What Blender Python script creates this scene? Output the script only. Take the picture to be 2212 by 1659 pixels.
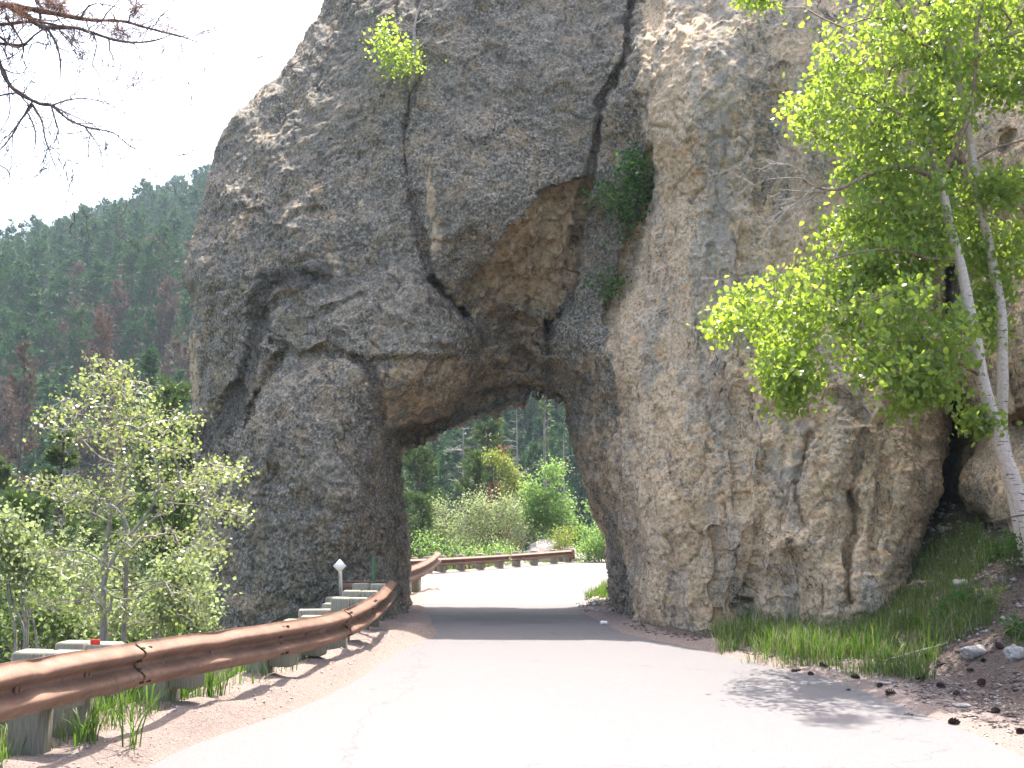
import bpy, math, random, time
import numpy as np
from mathutils import Vector
for _o in list(bpy.data.objects): bpy.data.objects.remove(_o)
T0 = time.time()
SC = bpy.context.scene
COL = SC.collection
# ------------------------------------------------------------------ camera
# image measures below are given on a 2212 x 1659 picture plane
F, CX, CY = 2335.0, 1106.0, 829.5
EYE = 1.6
PITCH = math.atan(280.5 / F)
cd = bpy.data.cameras.new('camera'); cam = bpy.data.objects.new('camera', cd); COL.objects.link(cam)
cd.sensor_width = 36; cd.lens = 36 * F / 2212; cd.clip_start = 0.05; cd.clip_end = 5000
cam.location = (0, 0, EYE); cam.rotation_euler = (math.pi / 2 + PITCH, 0, 0)
SC.camera = cam
# ------------------------------------------------------------------ daylight
SUN_EL, SUN_AZ = 67.0, 5.0            # azimuth: degrees to the right of straight ahead
sd_ = Vector((math.sin(math.radians(SUN_AZ)) * math.cos(math.radians(SUN_EL)),
              math.cos(math.radians(SUN_AZ)) * math.cos(math.radians(SUN_EL)), math.sin(math.radians(SUN_EL))))
W = bpy.data.worlds.new('World'); SC.world = W; W.use_nodes = True
nt = W.node_tree
sky = nt.nodes.new('ShaderNodeTexSky'); sky.sky_type = 'NISHITA'; sky.sun_disc = False
sky.sun_elevation = math.radians(SUN_EL); sky.sun_rotation = math.radians(SUN_AZ)
sky.altitude = 300; sky.air_density = 1.0; sky.dust_density = 7.0; sky.ozone_density = 0.8
bg = nt.nodes['Background']; bg.inputs['Strength'].default_value = 0.15
nt.links.new(sky.outputs[0], bg.inputs['Color'])
sl = bpy.data.lights.new('sun', 'SUN'); sun = bpy.data.objects.new('sun', sl); COL.objects.link(sun)
sl.energy = 3.9; sl.angle = math.radians(0.53); sl.color = (1.0, 0.95, 0.88)
sun.rotation_euler = sd_.to_track_quat('Z', 'Y').to_euler(); sun.location = (0, 0, 60)
SC.view_settings.view_transform = 'Standard'; SC.view_settings.look = 'None'
SC.view_settings.gamma = 1.0; SC.view_settings.use_curve_mapping = False
SC.view_settings.exposure = 2.0
SC.render.engine = 'CYCLES'
cy = SC.cycles
cy.max_bounces = 7; cy.diffuse_bounces = 4; cy.glossy_bounces = 2; cy.transmission_bounces = 4
cy.transparent_max_bounces = 6; cy.volume_bounces = 0; cy.use_denoising = True
try:
    cy.denoiser = 'OPENIMAGEDENOISE'; cy.denoising_input_passes = 'RGB_ALBEDO_NORMAL'
except Exception: pass
cy.use_adaptive_sampling = True; cy.adaptive_threshold = 0.02
cy.caustics_reflective = False; cy.caustics_refractive = False

# ------------------------------------------------------------------ helpers
def P(px, py, d):
    """world point seen at picture point px, py, at forward distance d"""
    px = np.asarray(px, float); py = np.asarray(py, float); d = np.asarray(d, float)
    u = (px - CX) / F; v = (CY - py) / F
    ry = math.cos(PITCH) - v * math.sin(PITCH); rz = math.sin(PITCH) + v * math.cos(PITCH)
    t = d / ry
    return np.stack([u * t, d + 0 * u, EYE + rz * t], -1)
def G(px, py, z=0.0):
    v = (CY - py) / F
    ry = math.cos(PITCH) - v * math.sin(PITCH); rz = math.sin(PITCH) + v * math.cos(PITCH)
    t = (z - EYE) / rz
    return ((px - CX) / F * t, ry * t)
def hashf(ix, iy, iz, seed=0):
    h = (ix.astype(np.int64) * 374761393 + iy.astype(np.int64) * 668265263 + iz.astype(np.int64) * 2147483647 + seed * 1274126177) & 0xffffffff
    h = ((h ^ (h >> 13)) * 1274126177) & 0xffffffff
    h = ((h ^ (h >> 16)) * 2246822519) & 0xffffffff
    h = h ^ (h >> 15)
    return (h & 0xffff).astype(np.float32) / 65535.0
def vnoise(p, seed=0):
    """value noise about -1..1 at points p (n,3)"""
    i = np.floor(p).astype(np.int64); f = (p - i).astype(np.float32)
    f = f * f * f * (f * (f * 6 - 15) + 10)
    r = 0
    for dx in (0, 1):
        wx = f[..., 0] if dx else 1 - f[..., 0]
        for dy in (0, 1):
            wy = f[..., 1] if dy else 1 - f[..., 1]
            for dz in (0, 1):
                wz = f[..., 2] if dz else 1 - f[..., 2]
                r = r + wx * wy * wz * hashf(i[..., 0] + dx, i[..., 1] + dy, i[..., 2] + dz, seed)
    return r * 2 - 1
def fbm(p, octv=4, seed=0, gain=0.5, lac=2.03):
    a = 1.0; s = 0; r = 0; p = np.array(p, float)
    for o in range(octv):
        r = r + a * vnoise(p, seed + o * 7); s += a; a *= gain; p = p * lac + 13.7
    return r / s * 1.5
def facet(p, seed=0):
    """cellular facets: each cell a tilted plane"""
    i = np.floor(p).astype(np.int64); best = np.full(p.shape[0], 9.0); out = np.zeros(p.shape[0]); second = np.full(p.shape[0], 9.0)
    for dx in (-1, 0, 1):
        for dy in (-1, 0, 1):
            for dz in (-1, 0, 1):
                c = i + np.array([dx, dy, dz])
                q = np.stack([hashf(c[:, 0], c[:, 1], c[:, 2], seed + k) for k in range(3)], -1) + c
                r = p - q; d2 = (r * r).sum(1)
                g = np.stack([hashf(c[:, 0], c[:, 1], c[:, 2], seed + 5 + k) for k in range(3)], -1) - 0.5
                val = (g * r).sum(1) * 1.6 + (hashf(c[:, 0], c[:, 1], c[:, 2], seed + 9) - 0.5) * 0.7
                m = d2 < best
                second = np.where(m, best, np.minimum(second, d2)); out = np.where(m, val, out); best = np.where(m, d2, best)
    return out, np.sqrt(second) - np.sqrt(best)
def poly_sd(x, y, poly):
    """signed distance to polygon, positive inside"""
    x = np.asarray(x, float); y = np.asarray(y, float)
    d = np.full(x.shape, 1e18); ins = np.zeros(x.shape, bool); n = len(poly)
    for k in range(n):
        ax, ay = poly[k]; bx, by = poly[(k + 1) % n]
        ex, ey = bx - ax, by - ay; wx, wy = x - ax, y - ay
        t = np.clip((wx * ex + wy * ey) / (ex * ex + ey * ey + 1e-12), 0, 1)
        d = np.minimum(d, (wx - ex * t) ** 2 + (wy - ey * t) ** 2)
        c = ((ay > y) != (by > y))
        with np.errstate(divide='ignore', invalid='ignore'):
            xi = ax + (y - ay) * ex / (ey if ey != 0 else 1e-12)
        ins ^= c & (x < xi)
    d = np.sqrt(d)
    return np.where(ins, d, -d)
def line_d(x, y, pts):
    d = np.full(np.shape(x), 1e18)
    for (ax, ay), (bx, by) in zip(pts[:-1], pts[1:]):
        ex, ey = bx - ax, by - ay; wx, wy = x - ax, y - ay
        t = np.clip((wx * ex + wy * ey) / (ex * ex + ey * ey + 1e-12), 0, 1)
        d = np.minimum(d, (wx - ex * t) ** 2 + (wy - ey * t) ** 2)
    return np.sqrt(d)
def sstep(a, b, x):
    t = np.clip((x - a) / (b - a), 0, 1); return t * t * (3 - 2 * t)
class MB:
    def __init__(s): s.v = []; s.f = {3: [], 4: []}; s.n = 0; s.m = {3: [], 4: []}; s.a = []
    def add(s, v, f, mat=0, a=None):
        v = np.asarray(v, float).reshape(-1, 3); f = np.asarray(f, np.int64)
        s.v.append(v); s.f[f.shape[1]].append(f + s.n); s.m[f.shape[1]].append(np.full(len(f), mat)); s.n += len(v)
        s.a.append(np.zeros(len(v)) if a is None else np.broadcast_to(a, (len(v),)))
    def tube(s, pts, rad, n=6, mat=0, a=None, cap=True):
        pts = np.asarray(pts, float); rad = np.broadcast_to(np.asarray(rad, float), (len(pts),))
        t = np.gradient(pts, axis=0); t /= np.linalg.norm(t, axis=1)[:, None] + 1e-12
        up = np.array([0.13, 0.21, 0.97]) if abs(t[0, 2]) < 0.9 else np.array([0.98, 0.1, 0.05])
        s1 = np.cross(t, up); s1 /= np.linalg.norm(s1, axis=1)[:, None] + 1e-12; s2 = np.cross(t, s1)
        an = np.arange(n) / n * 2 * math.pi
        v = pts[:, None] + rad[:, None, None] * (np.cos(an)[None, :, None] * s1[:, None] + np.sin(an)[None, :, None] * s2[:, None])
        m = len(pts); i = np.arange(m - 1)[:, None] * n; j = np.arange(n)[None]; j2 = (j + 1) % n
        f = np.stack([i + j, i + j2, i + n + j2, i + n + j], -1).reshape(-1, 4)
        s.add(v.reshape(-1, 3), f, mat, a)
        if cap and n == 4:
            s.add(v[0], [[3, 2, 1, 0]], mat); s.add(v[-1], [[0, 1, 2, 3]], mat)
        elif cap:
            for e, o in ((0, 1), (m - 1, 0)):
                c = np.vstack([v[e], pts[e]]); ff = [[k, (k + 1) % n, n] if o == 0 else [(k + 1) % n, k, n] for k in range(n)]
                s.add(c, ff, mat)
    def box(s, c, h, R=None, mat=0, bev=0.0):
        c = np.asarray(c, float); hx, hy, hz = h
        b = min(bev, hx * .9, hy * .9, hz * .9)
        if b <= 0:
            q = np.array([[x, y, z] for x in (-1, 1) for y in (-1, 1) for z in (-1, 1)]) * np.array([hx, hy, hz])
            f = [[0, 1, 3, 2], [4, 6, 7, 5], [0, 4, 5, 1], [2, 3, 7, 6], [0, 2, 6, 4], [1, 5, 7, 3]]
            if R is not None: q = q @ np.asarray(R).T
            s.add(q + c, f, mat); return
        rings = []
        for z, i in ((-hz, b), (-hz + b, 0), (hz - b, 0), (hz, b)):
            x, y = hx - i, hy - i; bb = b
            rings.append([[x, -y + bb, z], [x, y - bb, z], [x - bb, y, z], [-x + bb, y, z], [-x, y - bb, z], [-x, -y + bb, z], [-x + bb, -y, z], [x - bb, -y, z]])
        q = np.array(rings).reshape(-1, 3)
        if R is not None: q = q @ np.asarray(R).T
        q = q + c
        f = [[r * 8 + k, r * 8 + (k + 1) % 8, (r + 1) * 8 + (k + 1) % 8, (r + 1) * 8 + k] for r in range(3) for k in range(8)]
        s.add(q, f, mat)
        f2 = [[24, 25, 26, 27], [24, 27, 28, 31], [28, 29, 30, 31], [3, 2, 1, 0], [7, 4, 3, 0], [7, 6, 5, 4]]
        s.add(q, f2, mat)
    def mesh(s, name, mats, smooth=True, attr=None):
        return make_mesh(name, np.vstack(s.v), [np.vstack(s.f[k]) for k in (3, 4) if s.f[k]], mats,
                         np.concatenate([np.concatenate(s.m[k]) for k in (3, 4) if s.f[k]]), smooth,
                         {attr: np.concatenate(s.a)} if attr else None)
def make_mesh(name, v, flist, mats, mi=None, smooth=True, attrs=None):
    me = bpy.data.meshes.new(name)
    loops = np.concatenate([f.ravel() for f in flist]).astype(np.int32)
    tot = np.concatenate([np.full(len(f), f.shape[1]) for f in flist]).astype(np.int32)
    me.vertices.add(len(v)); me.vertices.foreach_set('co', np.ascontiguousarray(v, np.float32).ravel())
    me.loops.add(len(loops)); me.loops.foreach_set('vertex_index', loops)
    me.polygons.add(len(tot)); me.polygons.foreach_set('loop_start', np.concatenate([[0], np.cumsum(tot)[:-1]]).astype(np.int32))
    try: me.polygons.foreach_set('loop_total', tot)
    except Exception: pass
    for m in (mats if isinstance(mats, (list, tuple)) else [mats]): me.materials.append(m)
    if mi is not None: me.polygons.foreach_set('material_index', mi.astype(np.int32))
    me.update(calc_edges=True)
    if smooth: me.polygons.foreach_set('use_smooth', np.ones(len(tot), bool))
    for k, a in (attrs or {}).items():
        at = me.attributes.new(k, 'FLOAT', 'POINT'); at.data.foreach_set('value', np.ascontiguousarray(a, np.float32))
    me.validate()
    return me
def obj(name, me, parent=None, loc=None, rz=0.0, sc=None, **props):
    o = bpy.data.objects.new(name, me); COL.objects.link(o)
    if parent is not None: o.parent = parent
    if loc is not None: o.location = loc
    if rz: o.rotation_euler = (0, 0, rz)
    if sc is not None: o.scale = (sc, sc, sc) if np.isscalar(sc) else sc
    for k, val in props.items(): o[k] = val
    return o
def empty(name, loc, label, category, group=None, rz=0.0, sc=None):
    o = obj(name, None, None, loc, rz, sc, label=label, category=category)
    o.empty_display_size = 0.1
    if group: o['group'] = group
    return o
# ------------------------------------------------------------------ materials
class NM:
    def __init__(s, name):
        s.m = bpy.data.materials.new(name); s.m.use_nodes = True; s.t = s.m.node_tree; s.b = s.t.nodes['Principled BSDF']
        s.b.inputs['Roughness'].default_value = 0.85; s.b.inputs['Specular IOR Level'].default_value = 0.25
        s.tc = s.t.nodes.new('ShaderNodeTexCoord'); s.co = s.tc.outputs['Object']
    def n(s, typ, **kw):
        n = s.t.nodes.new('ShaderNode' + typ)
        for k, v in kw.items(): setattr(n, k, v)
        return n
    def l(s, a, b): s.t.links.new(a, b)
    def noise(s, scale, detail=4, rough=0.55, co=None, stretch=None, dist=0.0, out='Fac'):
        n = s.n('TexNoise'); n.inputs['Scale'].default_value = scale; n.inputs['Detail'].default_value = detail
        n.inputs['Roughness'].default_value = rough; n.inputs['Distortion'].default_value = dist
        c = co or s.co
        if stretch:
            mp = s.n('Mapping'); mp.inputs['Scale'].default_value = stretch; s.l(c, mp.inputs['Vector']); c = mp.outputs[0]
        s.l(c, n.inputs['Vector']); return n.outputs[out]
    def voro(s, scale, feature='F1', co=None, stretch=None, out='Distance'):
        n = s.n('TexVoronoi'); n.feature = feature; n.inputs['Scale'].default_value = scale
        c = co or s.co
        if stretch:
            mp = s.n('Mapping'); mp.inputs['Scale'].default_value = stretch; s.l(c, mp.inputs['Vector']); c = mp.outputs[0]
        s.l(c, n.inputs['Vector']); return n.outputs[out]
    def ramp(s, fac, stops, interp='LINEAR'):
        r = s.n('ValToRGB'); r.color_ramp.interpolation = interp; e = r.color_ramp.elements
        while len(e) < len(stops): e.new(0.5)
        for k, (p, c) in enumerate(stops):
            e[k].position = p; e[k].color = (c, c, c, 1) if np.isscalar(c) else (*c, 1)
        s.l(fac, r.inputs[0]); return r.outputs[0]
    def mix(s, fac, a, b, mode='MIX'):
        m = s.n('Mix', data_type='RGBA', blend_type=mode)
        for k, v in ((0, fac), (6, a), (7, b)):
            if hasattr(v, 'links'): s.l(v, m.inputs[k])
            elif k == 0: m.inputs[0].default_value = v
            else: m.inputs[k].default_value = (*v, 1) if not np.isscalar(v) else (v, v, v, 1)
        return m.outputs[2]
    def math(s, op, a, b=0.0, clamp=False):
        m = s.n('Math', operation=op, use_clamp=clamp)
        for k, v in ((0, a), (1, b)):
            if hasattr(v, 'links'): s.l(v, m.inputs[k])
            else: m.inputs[k].default_value = v
        return m.outputs[0]
    def attr(s, name, out='Fac'):
        a = s.n('Attribute'); a.attribute_name = name; return a.outputs[out]
    def bump(s, h, strength=0.5, dist=0.02, normal=None):
        b = s.n('Bump'); b.inputs['Strength'].default_value = strength; b.inputs['Distance'].default_value = dist
        s.l(h, b.inputs['Height'])
        if normal is not None: s.l(normal, b.inputs['Normal'])
        return b.outputs[0]
    def done(s, color=None, normal=None, rough=None):
        if color is not None:
            if hasattr(color, 'links'): s.l(color, s.b.inputs['Base Color'])
            else: s.b.inputs['Base Color'].default_value = (*color, 1)
        if normal is not None: s.l(normal, s.b.inputs['Normal'])
        if rough is not None:
            if hasattr(rough, 'links'): s.l(rough, s.b.inputs['Roughness'])
            else: s.b.inputs['Roughness'].default_value = rough
        return s.m
def mat_leaf(name, c1, c2, trans=(0.3, 0.5, 0.05), tfac=0.5, rough=0.45, spec=0.4):
    q = NM(name); oi = q.n('ObjectInfo')
    geo = q.n('NewGeometry'); col = q.mix(geo.outputs['Random Per Island'], c1, c2)
    v = q.math('MULTIPLY_ADD', oi.outputs['Random'], 0.35); v.node.inputs[2].default_value = 0.82
    col = q.mix(1.0, col, v, 'MULTIPLY')
    q.done(col, rough=rough); q.b.inputs['Specular IOR Level'].default_value = spec
    tr = q.n('BsdfTranslucent'); q.l(q.mix(geo.outputs['Random Per Island'], trans, [c * 0.8 for c in trans]), tr.inputs[0])
    mx = q.n('MixShader'); mx.inputs[0].default_value = tfac
    q.l(q.b.outputs[0], mx.inputs[1]); q.l(tr.outputs[0], mx.inputs[2])
    q.l(mx.outputs[0], q.t.nodes['Material Output'].inputs['Surface']); return q.m

# rock: attributes tone (0 grey block .. 1 pale cliff), ochre, dark, lichen
def mat_rock():
    q = NM('granite')
    wob = q.noise(1.3, 3, out='Color')
    mp = q.n('VectorMath', operation='MULTIPLY_ADD'); q.l(wob, mp.inputs[0]); mp.inputs[1].default_value = (.5, .5, .5); q.l(q.co, mp.inputs[2]); wc = mp.outputs[0]
    big = q.noise(0.55, 5, 0.6, wc); mid = q.noise(2.6, 6, 0.68, wc); fine = q.noise(21, 5, 0.8); grit = q.noise(60, 3, 0.7); spk = q.noise(9, 7, 0.78)
    cell = q.voro(20, co=wc); streak = q.noise(1.8, 7, 0.68, wc, stretch=(1, 1, 0.13)); vein = q.noise(5, 7, 0.72, wc, stretch=(1, 1, .45), dist=.6)
    gray = q.ramp(fine, [(0.37, (0.055, 0.047, 0.036)), (0.46, (0.18, 0.155, 0.122)), (0.55, (0.32, 0.28, 0.222)), (0.65, (0.68, 0.61, 0.50))])
    gray = q.mix(q.ramp(spk, [(0.38, 0.8), (0.47, 0.0)]), gray, (0.07, 0.063, 0.055))
    gray = q.mix(q.ramp(mid, [(0.49, 0.0), (0.60, 0.75)]), gray, q.ramp(fine, [(0.4, (0.15, 0.11, 0.065)), (0.6, (0.50, 0.38, 0.235))]))
    gray = q.mix(q.ramp(big, [(0.42, 0.0), (0.62, 0.35)]), gray, (0.27, 0.245, 0.205))
    gray = q.mix(q.ramp(streak, [(0.33, 0.6), (0.43, 0.0)]), gray, (0.06, 0.055, 0.05))
    pale = q.ramp(fine, [(0.37, (0.32, 0.20, 0.11)), (0.45, (0.60, 0.435, 0.27)), (0.56, (0.74, 0.57, 0.39)), (0.66, (0.88, 0.74, 0.54))])
    pale = q.mix(q.ramp(vein, [(0.33, 0.8), (0.42, 0.0)]), pale, (0.20, 0.15, 0.11))
    pale = q.mix(q.ramp(streak, [(0.52, 0.0), (0.58, 0.72)]), pale, q.ramp(fine, [(0.38, (0.25, 0.205, 0.16)), (0.62, (0.60, 0.53, 0.44))]))
    pale = q.mix(q.ramp(mid, [(0.55, 0.0), (0.64, 0.5)]), pale, (0.66, 0.40, 0.20))
    och = q.ramp(spk, [(0.36, (0.25, 0.155, 0.08)), (0.48, (0.53, 0.39, 0.24)), (0.64, (0.72, 0.58, 0.42))])
    och = q.mix(q.ramp(vein, [(0.36, 0.85), (0.43, 0.0)]), och, (0.09, 0.068, 0.05))
    och = q.mix(q.ramp(mid, [(0.54, 0.0), (0.64, 0.3)]), och, (0.50, 0.44, 0.375))
    jit = q.math('MULTIPLY', q.math('SUBTRACT', q.noise(3.5, 8, 0.78), 0.5), 2.0)
    def soft(name, lo=0.35, hi=0.65):
        return q.ramp(q.math('ADD', q.attr(name), jit), [(lo, 0.0), (hi, 1.0)])
    col = q.mix(soft('tone'), gray, pale)
    col = q.mix(soft('ochre', .42, .58), col, och)
    lich = q.ramp(q.math('ADD', q.math('MULTIPLY', q.attr('lichen'), 0.4), q.noise(6, 7, 0.78)), [(0.76, 0.0), (0.84, 0.75)])
    col = q.mix(lich, col, q.mix(q.ramp(q.noise(2.2, 4), [(0.54, 0.0), (0.6, 1.0)]), (0.34, 0.32, 0.28), (0.29, 0.26, 0.11)))
    l2 = q.math('MULTIPLY', q.ramp(q.noise(13, 6, 0.7), [(0.545, 0.0), (0.575, 0.8)]), q.math('MULTIPLY', q.ramp(q.noise(1.4, 4, .6), [(0.46, 0.0), (0.56, 1.0)]), q.attr('tone')), True)
    col = q.mix(l2, col, q.ramp(fine, [(0.4, (0.26, 0.24, 0.205)), (0.6, (0.56, 0.53, 0.46))]))
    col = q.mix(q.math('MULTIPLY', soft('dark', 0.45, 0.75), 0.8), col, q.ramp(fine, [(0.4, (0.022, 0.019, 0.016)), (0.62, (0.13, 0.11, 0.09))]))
    def hair(sc, w, st, off, ds=1.2):
        n_ = q.noise(sc, 5, 0.55, stretch=st, dist=ds); m_ = q.n('Mapping')
        return q.ramp(q.math('ABSOLUTE', q.math('SUBTRACT', n_, off)), [(0.0, 1.0), (w, 0.0)])
    gate = q.ramp(q.noise(0.9, 3), [(0.48, 0.0), (0.55, 1.0)])
    crk = q.math('MAXIMUM', q.math('MULTIPLY', hair(1.1, 0.0035, (1, 1, .5), 0.5), gate), q.math('MULTIPLY', hair(1.9, 0.0035, (1, 1, .35), 0.47, .5), q.math('MULTIPLY', q.attr('tone'), 0.6)), True)
    col = q.mix(q.math('MULTIPLY', crk, 0.85), col, (0.03, 0.026, 0.022))
    h = q.math('SUBTRACT', q.math('ADD', fine, q.math('MULTIPLY', q.math('ADD', spk, vein), 0.8)), q.math('MULTIPLY', crk, 1.0))
    nb = q.bump(h, 0.9, 0.045)
    nb = q.bump(grit, 0.7, 0.016, nb)
    return q.done(col, nb, 0.9)
M_ROCK = mat_rock()
def mat_asphalt():
    q = NM('asphalt_weathered')
    g = q.noise(180, 3, 0.7); b = q.noise(0.7, 5, 0.6, stretch=(1, 0.35, 1)); m = q.noise(7, 5, 0.65)
    c = q.ramp(g, [(0.34, (0.080, 0.074, 0.0745)), (0.5, (0.141, 0.131, 0.132)), (0.66, (0.195, 0.183, 0.184))])
    c = q.mix(q.ramp(b, [(0.38, 0.0), (0.66, 0.3)]), c, (0.136, 0.128, 0.129))
    c = q.mix(q.ramp(m, [(0.55, 0.0), (0.8, 0.4)]), c, (0.20, 0.172, 0.16))
    dk = q.ramp(q.math('ADD', q.attr('dark_patch'), q.math('MULTIPLY', q.math('SUBTRACT', q.noise(2.5, 6, 0.7, stretch=(0.35, 1.3, 1)), 0.5), 1.5)), [(0.4, 0.0), (0.9, 0.75)])
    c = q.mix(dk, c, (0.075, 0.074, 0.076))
    cr = q.n('TexVoronoi'); cr.feature = 'DISTANCE_TO_EDGE'; cr.inputs['Scale'].default_value = 0.22
    mp = q.n('VectorMath', operation='MULTIPLY_ADD'); q.l(q.noise(1.5, 5, out='Color'), mp.inputs[0]); mp.inputs[1].default_value = (1.6, 1.6, 0); q.l(q.co, mp.inputs[2]); q.l(mp.outputs[0], cr.inputs['Vector'])
    c = q.mix(q.ramp(cr.outputs['Distance'], [(0.0, 0.55), (0.0016, 0.0)]), c, (0.07, 0.068, 0.07))
    return q.done(c, q.bump(g, 0.5, 0.006), 0.88)
M_ROAD = mat_asphalt()
def mat_ground():
    q = NM('soil_and_sand')
    g = q.noise(90, 5, 0.75); m = q.noise(9, 6, 0.7); b = q.noise(1.2, 4)
    sand = q.ramp(g, [(0.3, (0.075, 0.053, 0.044)), (0.43, (0.215, 0.165, 0.143)), (0.57, (0.30, 0.237, 0.208)), (0.72, (0.48, 0.41, 0.37))])
    sand = q.mix(q.ramp(m, [(0.4, 0.3), (0.6, 0.0)]), sand, (0.24, 0.18, 0.155))
    dirt = q.ramp(q.noise(40, 6, 0.75, stretch=(0.6, 1.5, 1)), [(0.3, (0.04, 0.028, 0.023)), (0.48, (0.13, 0.095, 0.078)), (0.62, (0.22, 0.165, 0.14)), (0.75, (0.42, 0.35, 0.31))])
    floor_ = q.ramp(q.noise(0.5, 6, 0.7), [(0.35, (0.022, 0.026, 0.012)), (0.6, (0.05, 0.055, 0.022)), (0.75, (0.09, 0.07, 0.04))])
    jit = q.math('MULTIPLY', q.math('SUBTRACT', q.noise(2.6, 6, 0.7), 0.5), 1.3)
    c = q.mix(q.ramp(q.math('ADD', q.attr('dirt'), jit), [(0.35, 0.0), (0.7, 1.0)]), sand, dirt)
    c = q.mix(q.ramp(q.math('ADD', q.attr('forest'), jit), [(0.35, 0.0), (0.65, 1.0)]), c, floor_)
    peb = q.voro(38, co=q.co); 
    h = q.math('ADD', q.math('MULTIPLY', m, 1.5), q.math('SUBTRACT', g, q.math('MULTIPLY', peb, 0.4)))
    return q.done(c, q.bump(h, 0.9, 0.022), 0.95)
M_GROUND = mat_ground()

# ------------------------------------------------------------------ road and ground
def gp(*pp): return [G(*a) for a in pp]
RL = [(-2.6, -30), (-2.5, 0), (-2.42, 5), G(300, 1659), G(480, 1590), G(640, 1540), G(800, 1460), G(900, 1392), G(955, 1366), (-1.15, 17.0), (-1.5, 19.7), (-1.35, 22.5), (-1.8, 26), (-2.25, 28.6), (-1.7, 29.9), (1.5, 35.4), (5.0, 39.6), (9, 42.4), (16, 44), (40, 44)]
RR = [(4.4, -30), (3.9, 0), (3.5, 5), G(2225, 1659), G(2000, 1560), G(1850, 1500), G(1760, 1465), G(1640, 1440), G(1530, 1412), G(1330, 1368), G(1240, 1322), (1.25, 20.5), (1.75, 23.0), (3.4, 26.6), (5.3, 29), (8.5, 33), (11.5, 35.6), (14, 36.8), (18, 37.4), (40, 37.4)]
ROADP = RL + RR[::-1]
RAIL = [(-2.92, -4, 0.80), (-2.90, 1.0, 0.80), (-2.86, 3.5, 0.80), (-2.77, 5.84, 0.80), (-2.60, 7.7, 0.715), (-2.06, 9.7, 0.655), (-1.83, 11.2, 0.60), (-1.68, 12.8, 0.62), (-1.66, 14.2, 0.66), (-1.72, 15.6, 0.68)]
def terrain(x, y):
    x = np.asarray(x, float); y = np.asarray(y, float)
    s = poly_sd(x, y, ROADP); out = -s
    q = np.stack([x, y, 0 * x], -1)
    rx = np.interp(y, [-30, 5.8, 7.7, 9.7, 11.2, 12.8, 16, 20, 24, 28.5, 31, 36.5, 41, 44, 60], [-2.9, -2.77, -2.6, -2.0, -1.85, -1.9, -2.6, -2.6, -2.4, -2.9, -1.0, 2.2, 6.2, 10.5, 80])
    left = rx - x                       # metres beyond the rail
    z = -0.03 + 0.055 * sstep(-0.05, 0.28, out)
    n1 = fbm(q * 1.1, 3, 3); n2 = fbm(q * 4.5, 3, 5)
    # left verge, then the drop to the valley
    lv = np.clip(left, 0, None)
    drop = -np.clip(left - 0.5, 0, None) * 0.42 - np.clip(left - 2.0, 0, None) * 0.35
    drop = np.maximum(drop, -16 + 0 * x)
    # right slope
    rdx = np.interp(y, [-30, 5, 9, 12, 15, 17, 19, 22, 30, 44], [4.9, 4.9, 4.6, 4.25, 4.2, 3.4, 2.3, 2.6, 8, 60])
    rr = np.clip(x - rdx, 0, None)
    near = np.interp(y, [5, 9, 12, 15, 20], [0.3, 0.42, 0.5, 0.74, 0.6])
    rise = rr * near + 0.02 * rr ** 2 * (rr < 6) + np.where(rr >= 6, 0.02 * 36 + (rr - 6) * 0.3, 0)
    rise = np.where(rr > 1.9, rise * 0 + (1.9 * near + 0.07) + (rr - 1.9) * 0.22, rise)
    rise = np.minimum(rise, 14)
    z = z + np.where(left > 0, drop, 0) + np.where(left > 0, 0, rise)
    z = z + 0.11 * sstep(-0.45, -0.05, left) * (1 - sstep(0.7, 1.6, left)) * (y < 17)
    amp = sstep(0.0, 0.5, out)
    z = z + amp * (0.03 * n1 + 0.014 * n2) + sstep(0.8, 4, out) * 0.14 * n1 + sstep(0.02, 0.35, out) * 0.035 * (n2 > 0.1) * np.abs(n2)
    z = z + 0.07 * np.exp(-((x + 1.45) ** 2 / 0.16 + (y - 14.6) ** 2 / 1.2))
    # the forested hill across the valley
    ridge = 52.5 + np.clip(x + 133, -60, 150) * 0.48
    slope = (ridge + 15) / 215.0
    yh = y + 10 * fbm(q / 45.0, 3, 21)
    zh = -15 + np.clip(yh - 62, 0, 218) * slope - np.clip(yh - 280, 0, 600) * 0.3
    zh = np.where((yh - 62) < 0, -40, zh) + 3.0 * fbm(q / 30.0, 3, 11)
    far = sstep(46, 64, y)
    base = np.where(y > 44, np.minimum(z, -2 - (y - 44) * 0.6), z)
    z = np.where(y > 44, np.maximum(base, -15.5), z)
    z = np.where(y > 55, np.maximum(z, zh), z)
    # a bank rises right beyond the road bend
    return z
xs = np.unique(np.round(np.concatenate([np.arange(-900, -60, 40), np.arange(-60, -12, 3.0), np.arange(-12, -5, 0.5), np.arange(-5, 7.5, 0.085), np.arange(7.5, 20, 0.6), np.arange(20, 80, 4), np.arange(80, 900, 40)]), 3))
ys = np.unique(np.round(np.concatenate([np.arange(-400, -20, 30), np.arange(-20, 4, 0.6), np.arange(4, 20, 0.085), np.arange(20, 48, 0.28), np.arange(48, 300, 3.2), np.arange(300, 1500, 40)]), 3))
gx, gy = np.meshgrid(xs, ys, indexing='ij')
gz = terrain(gx.ravel(), gy.ravel())
gv = np.stack([gx.ravel(), gy.ravel(), gz], -1)
nx_, ny_ = len(xs), len(ys)
ii, jj = np.meshgrid(np.arange(nx_ - 1), np.arange(ny_ - 1), indexing='ij'); k = (ii * ny_ + jj).ravel()
gf = np.stack([k, k + ny_, k + ny_ + 1, k + 1], -1)
osd = -poly_sd(gv[:, 0], gv[:, 1], ROADP)
rgt = gv[:, 0] > 0.5
a_dirt = np.where(rgt & (gv[:, 1] < 19), sstep(0.25, 1.0, osd), 0) * 1.0
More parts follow.
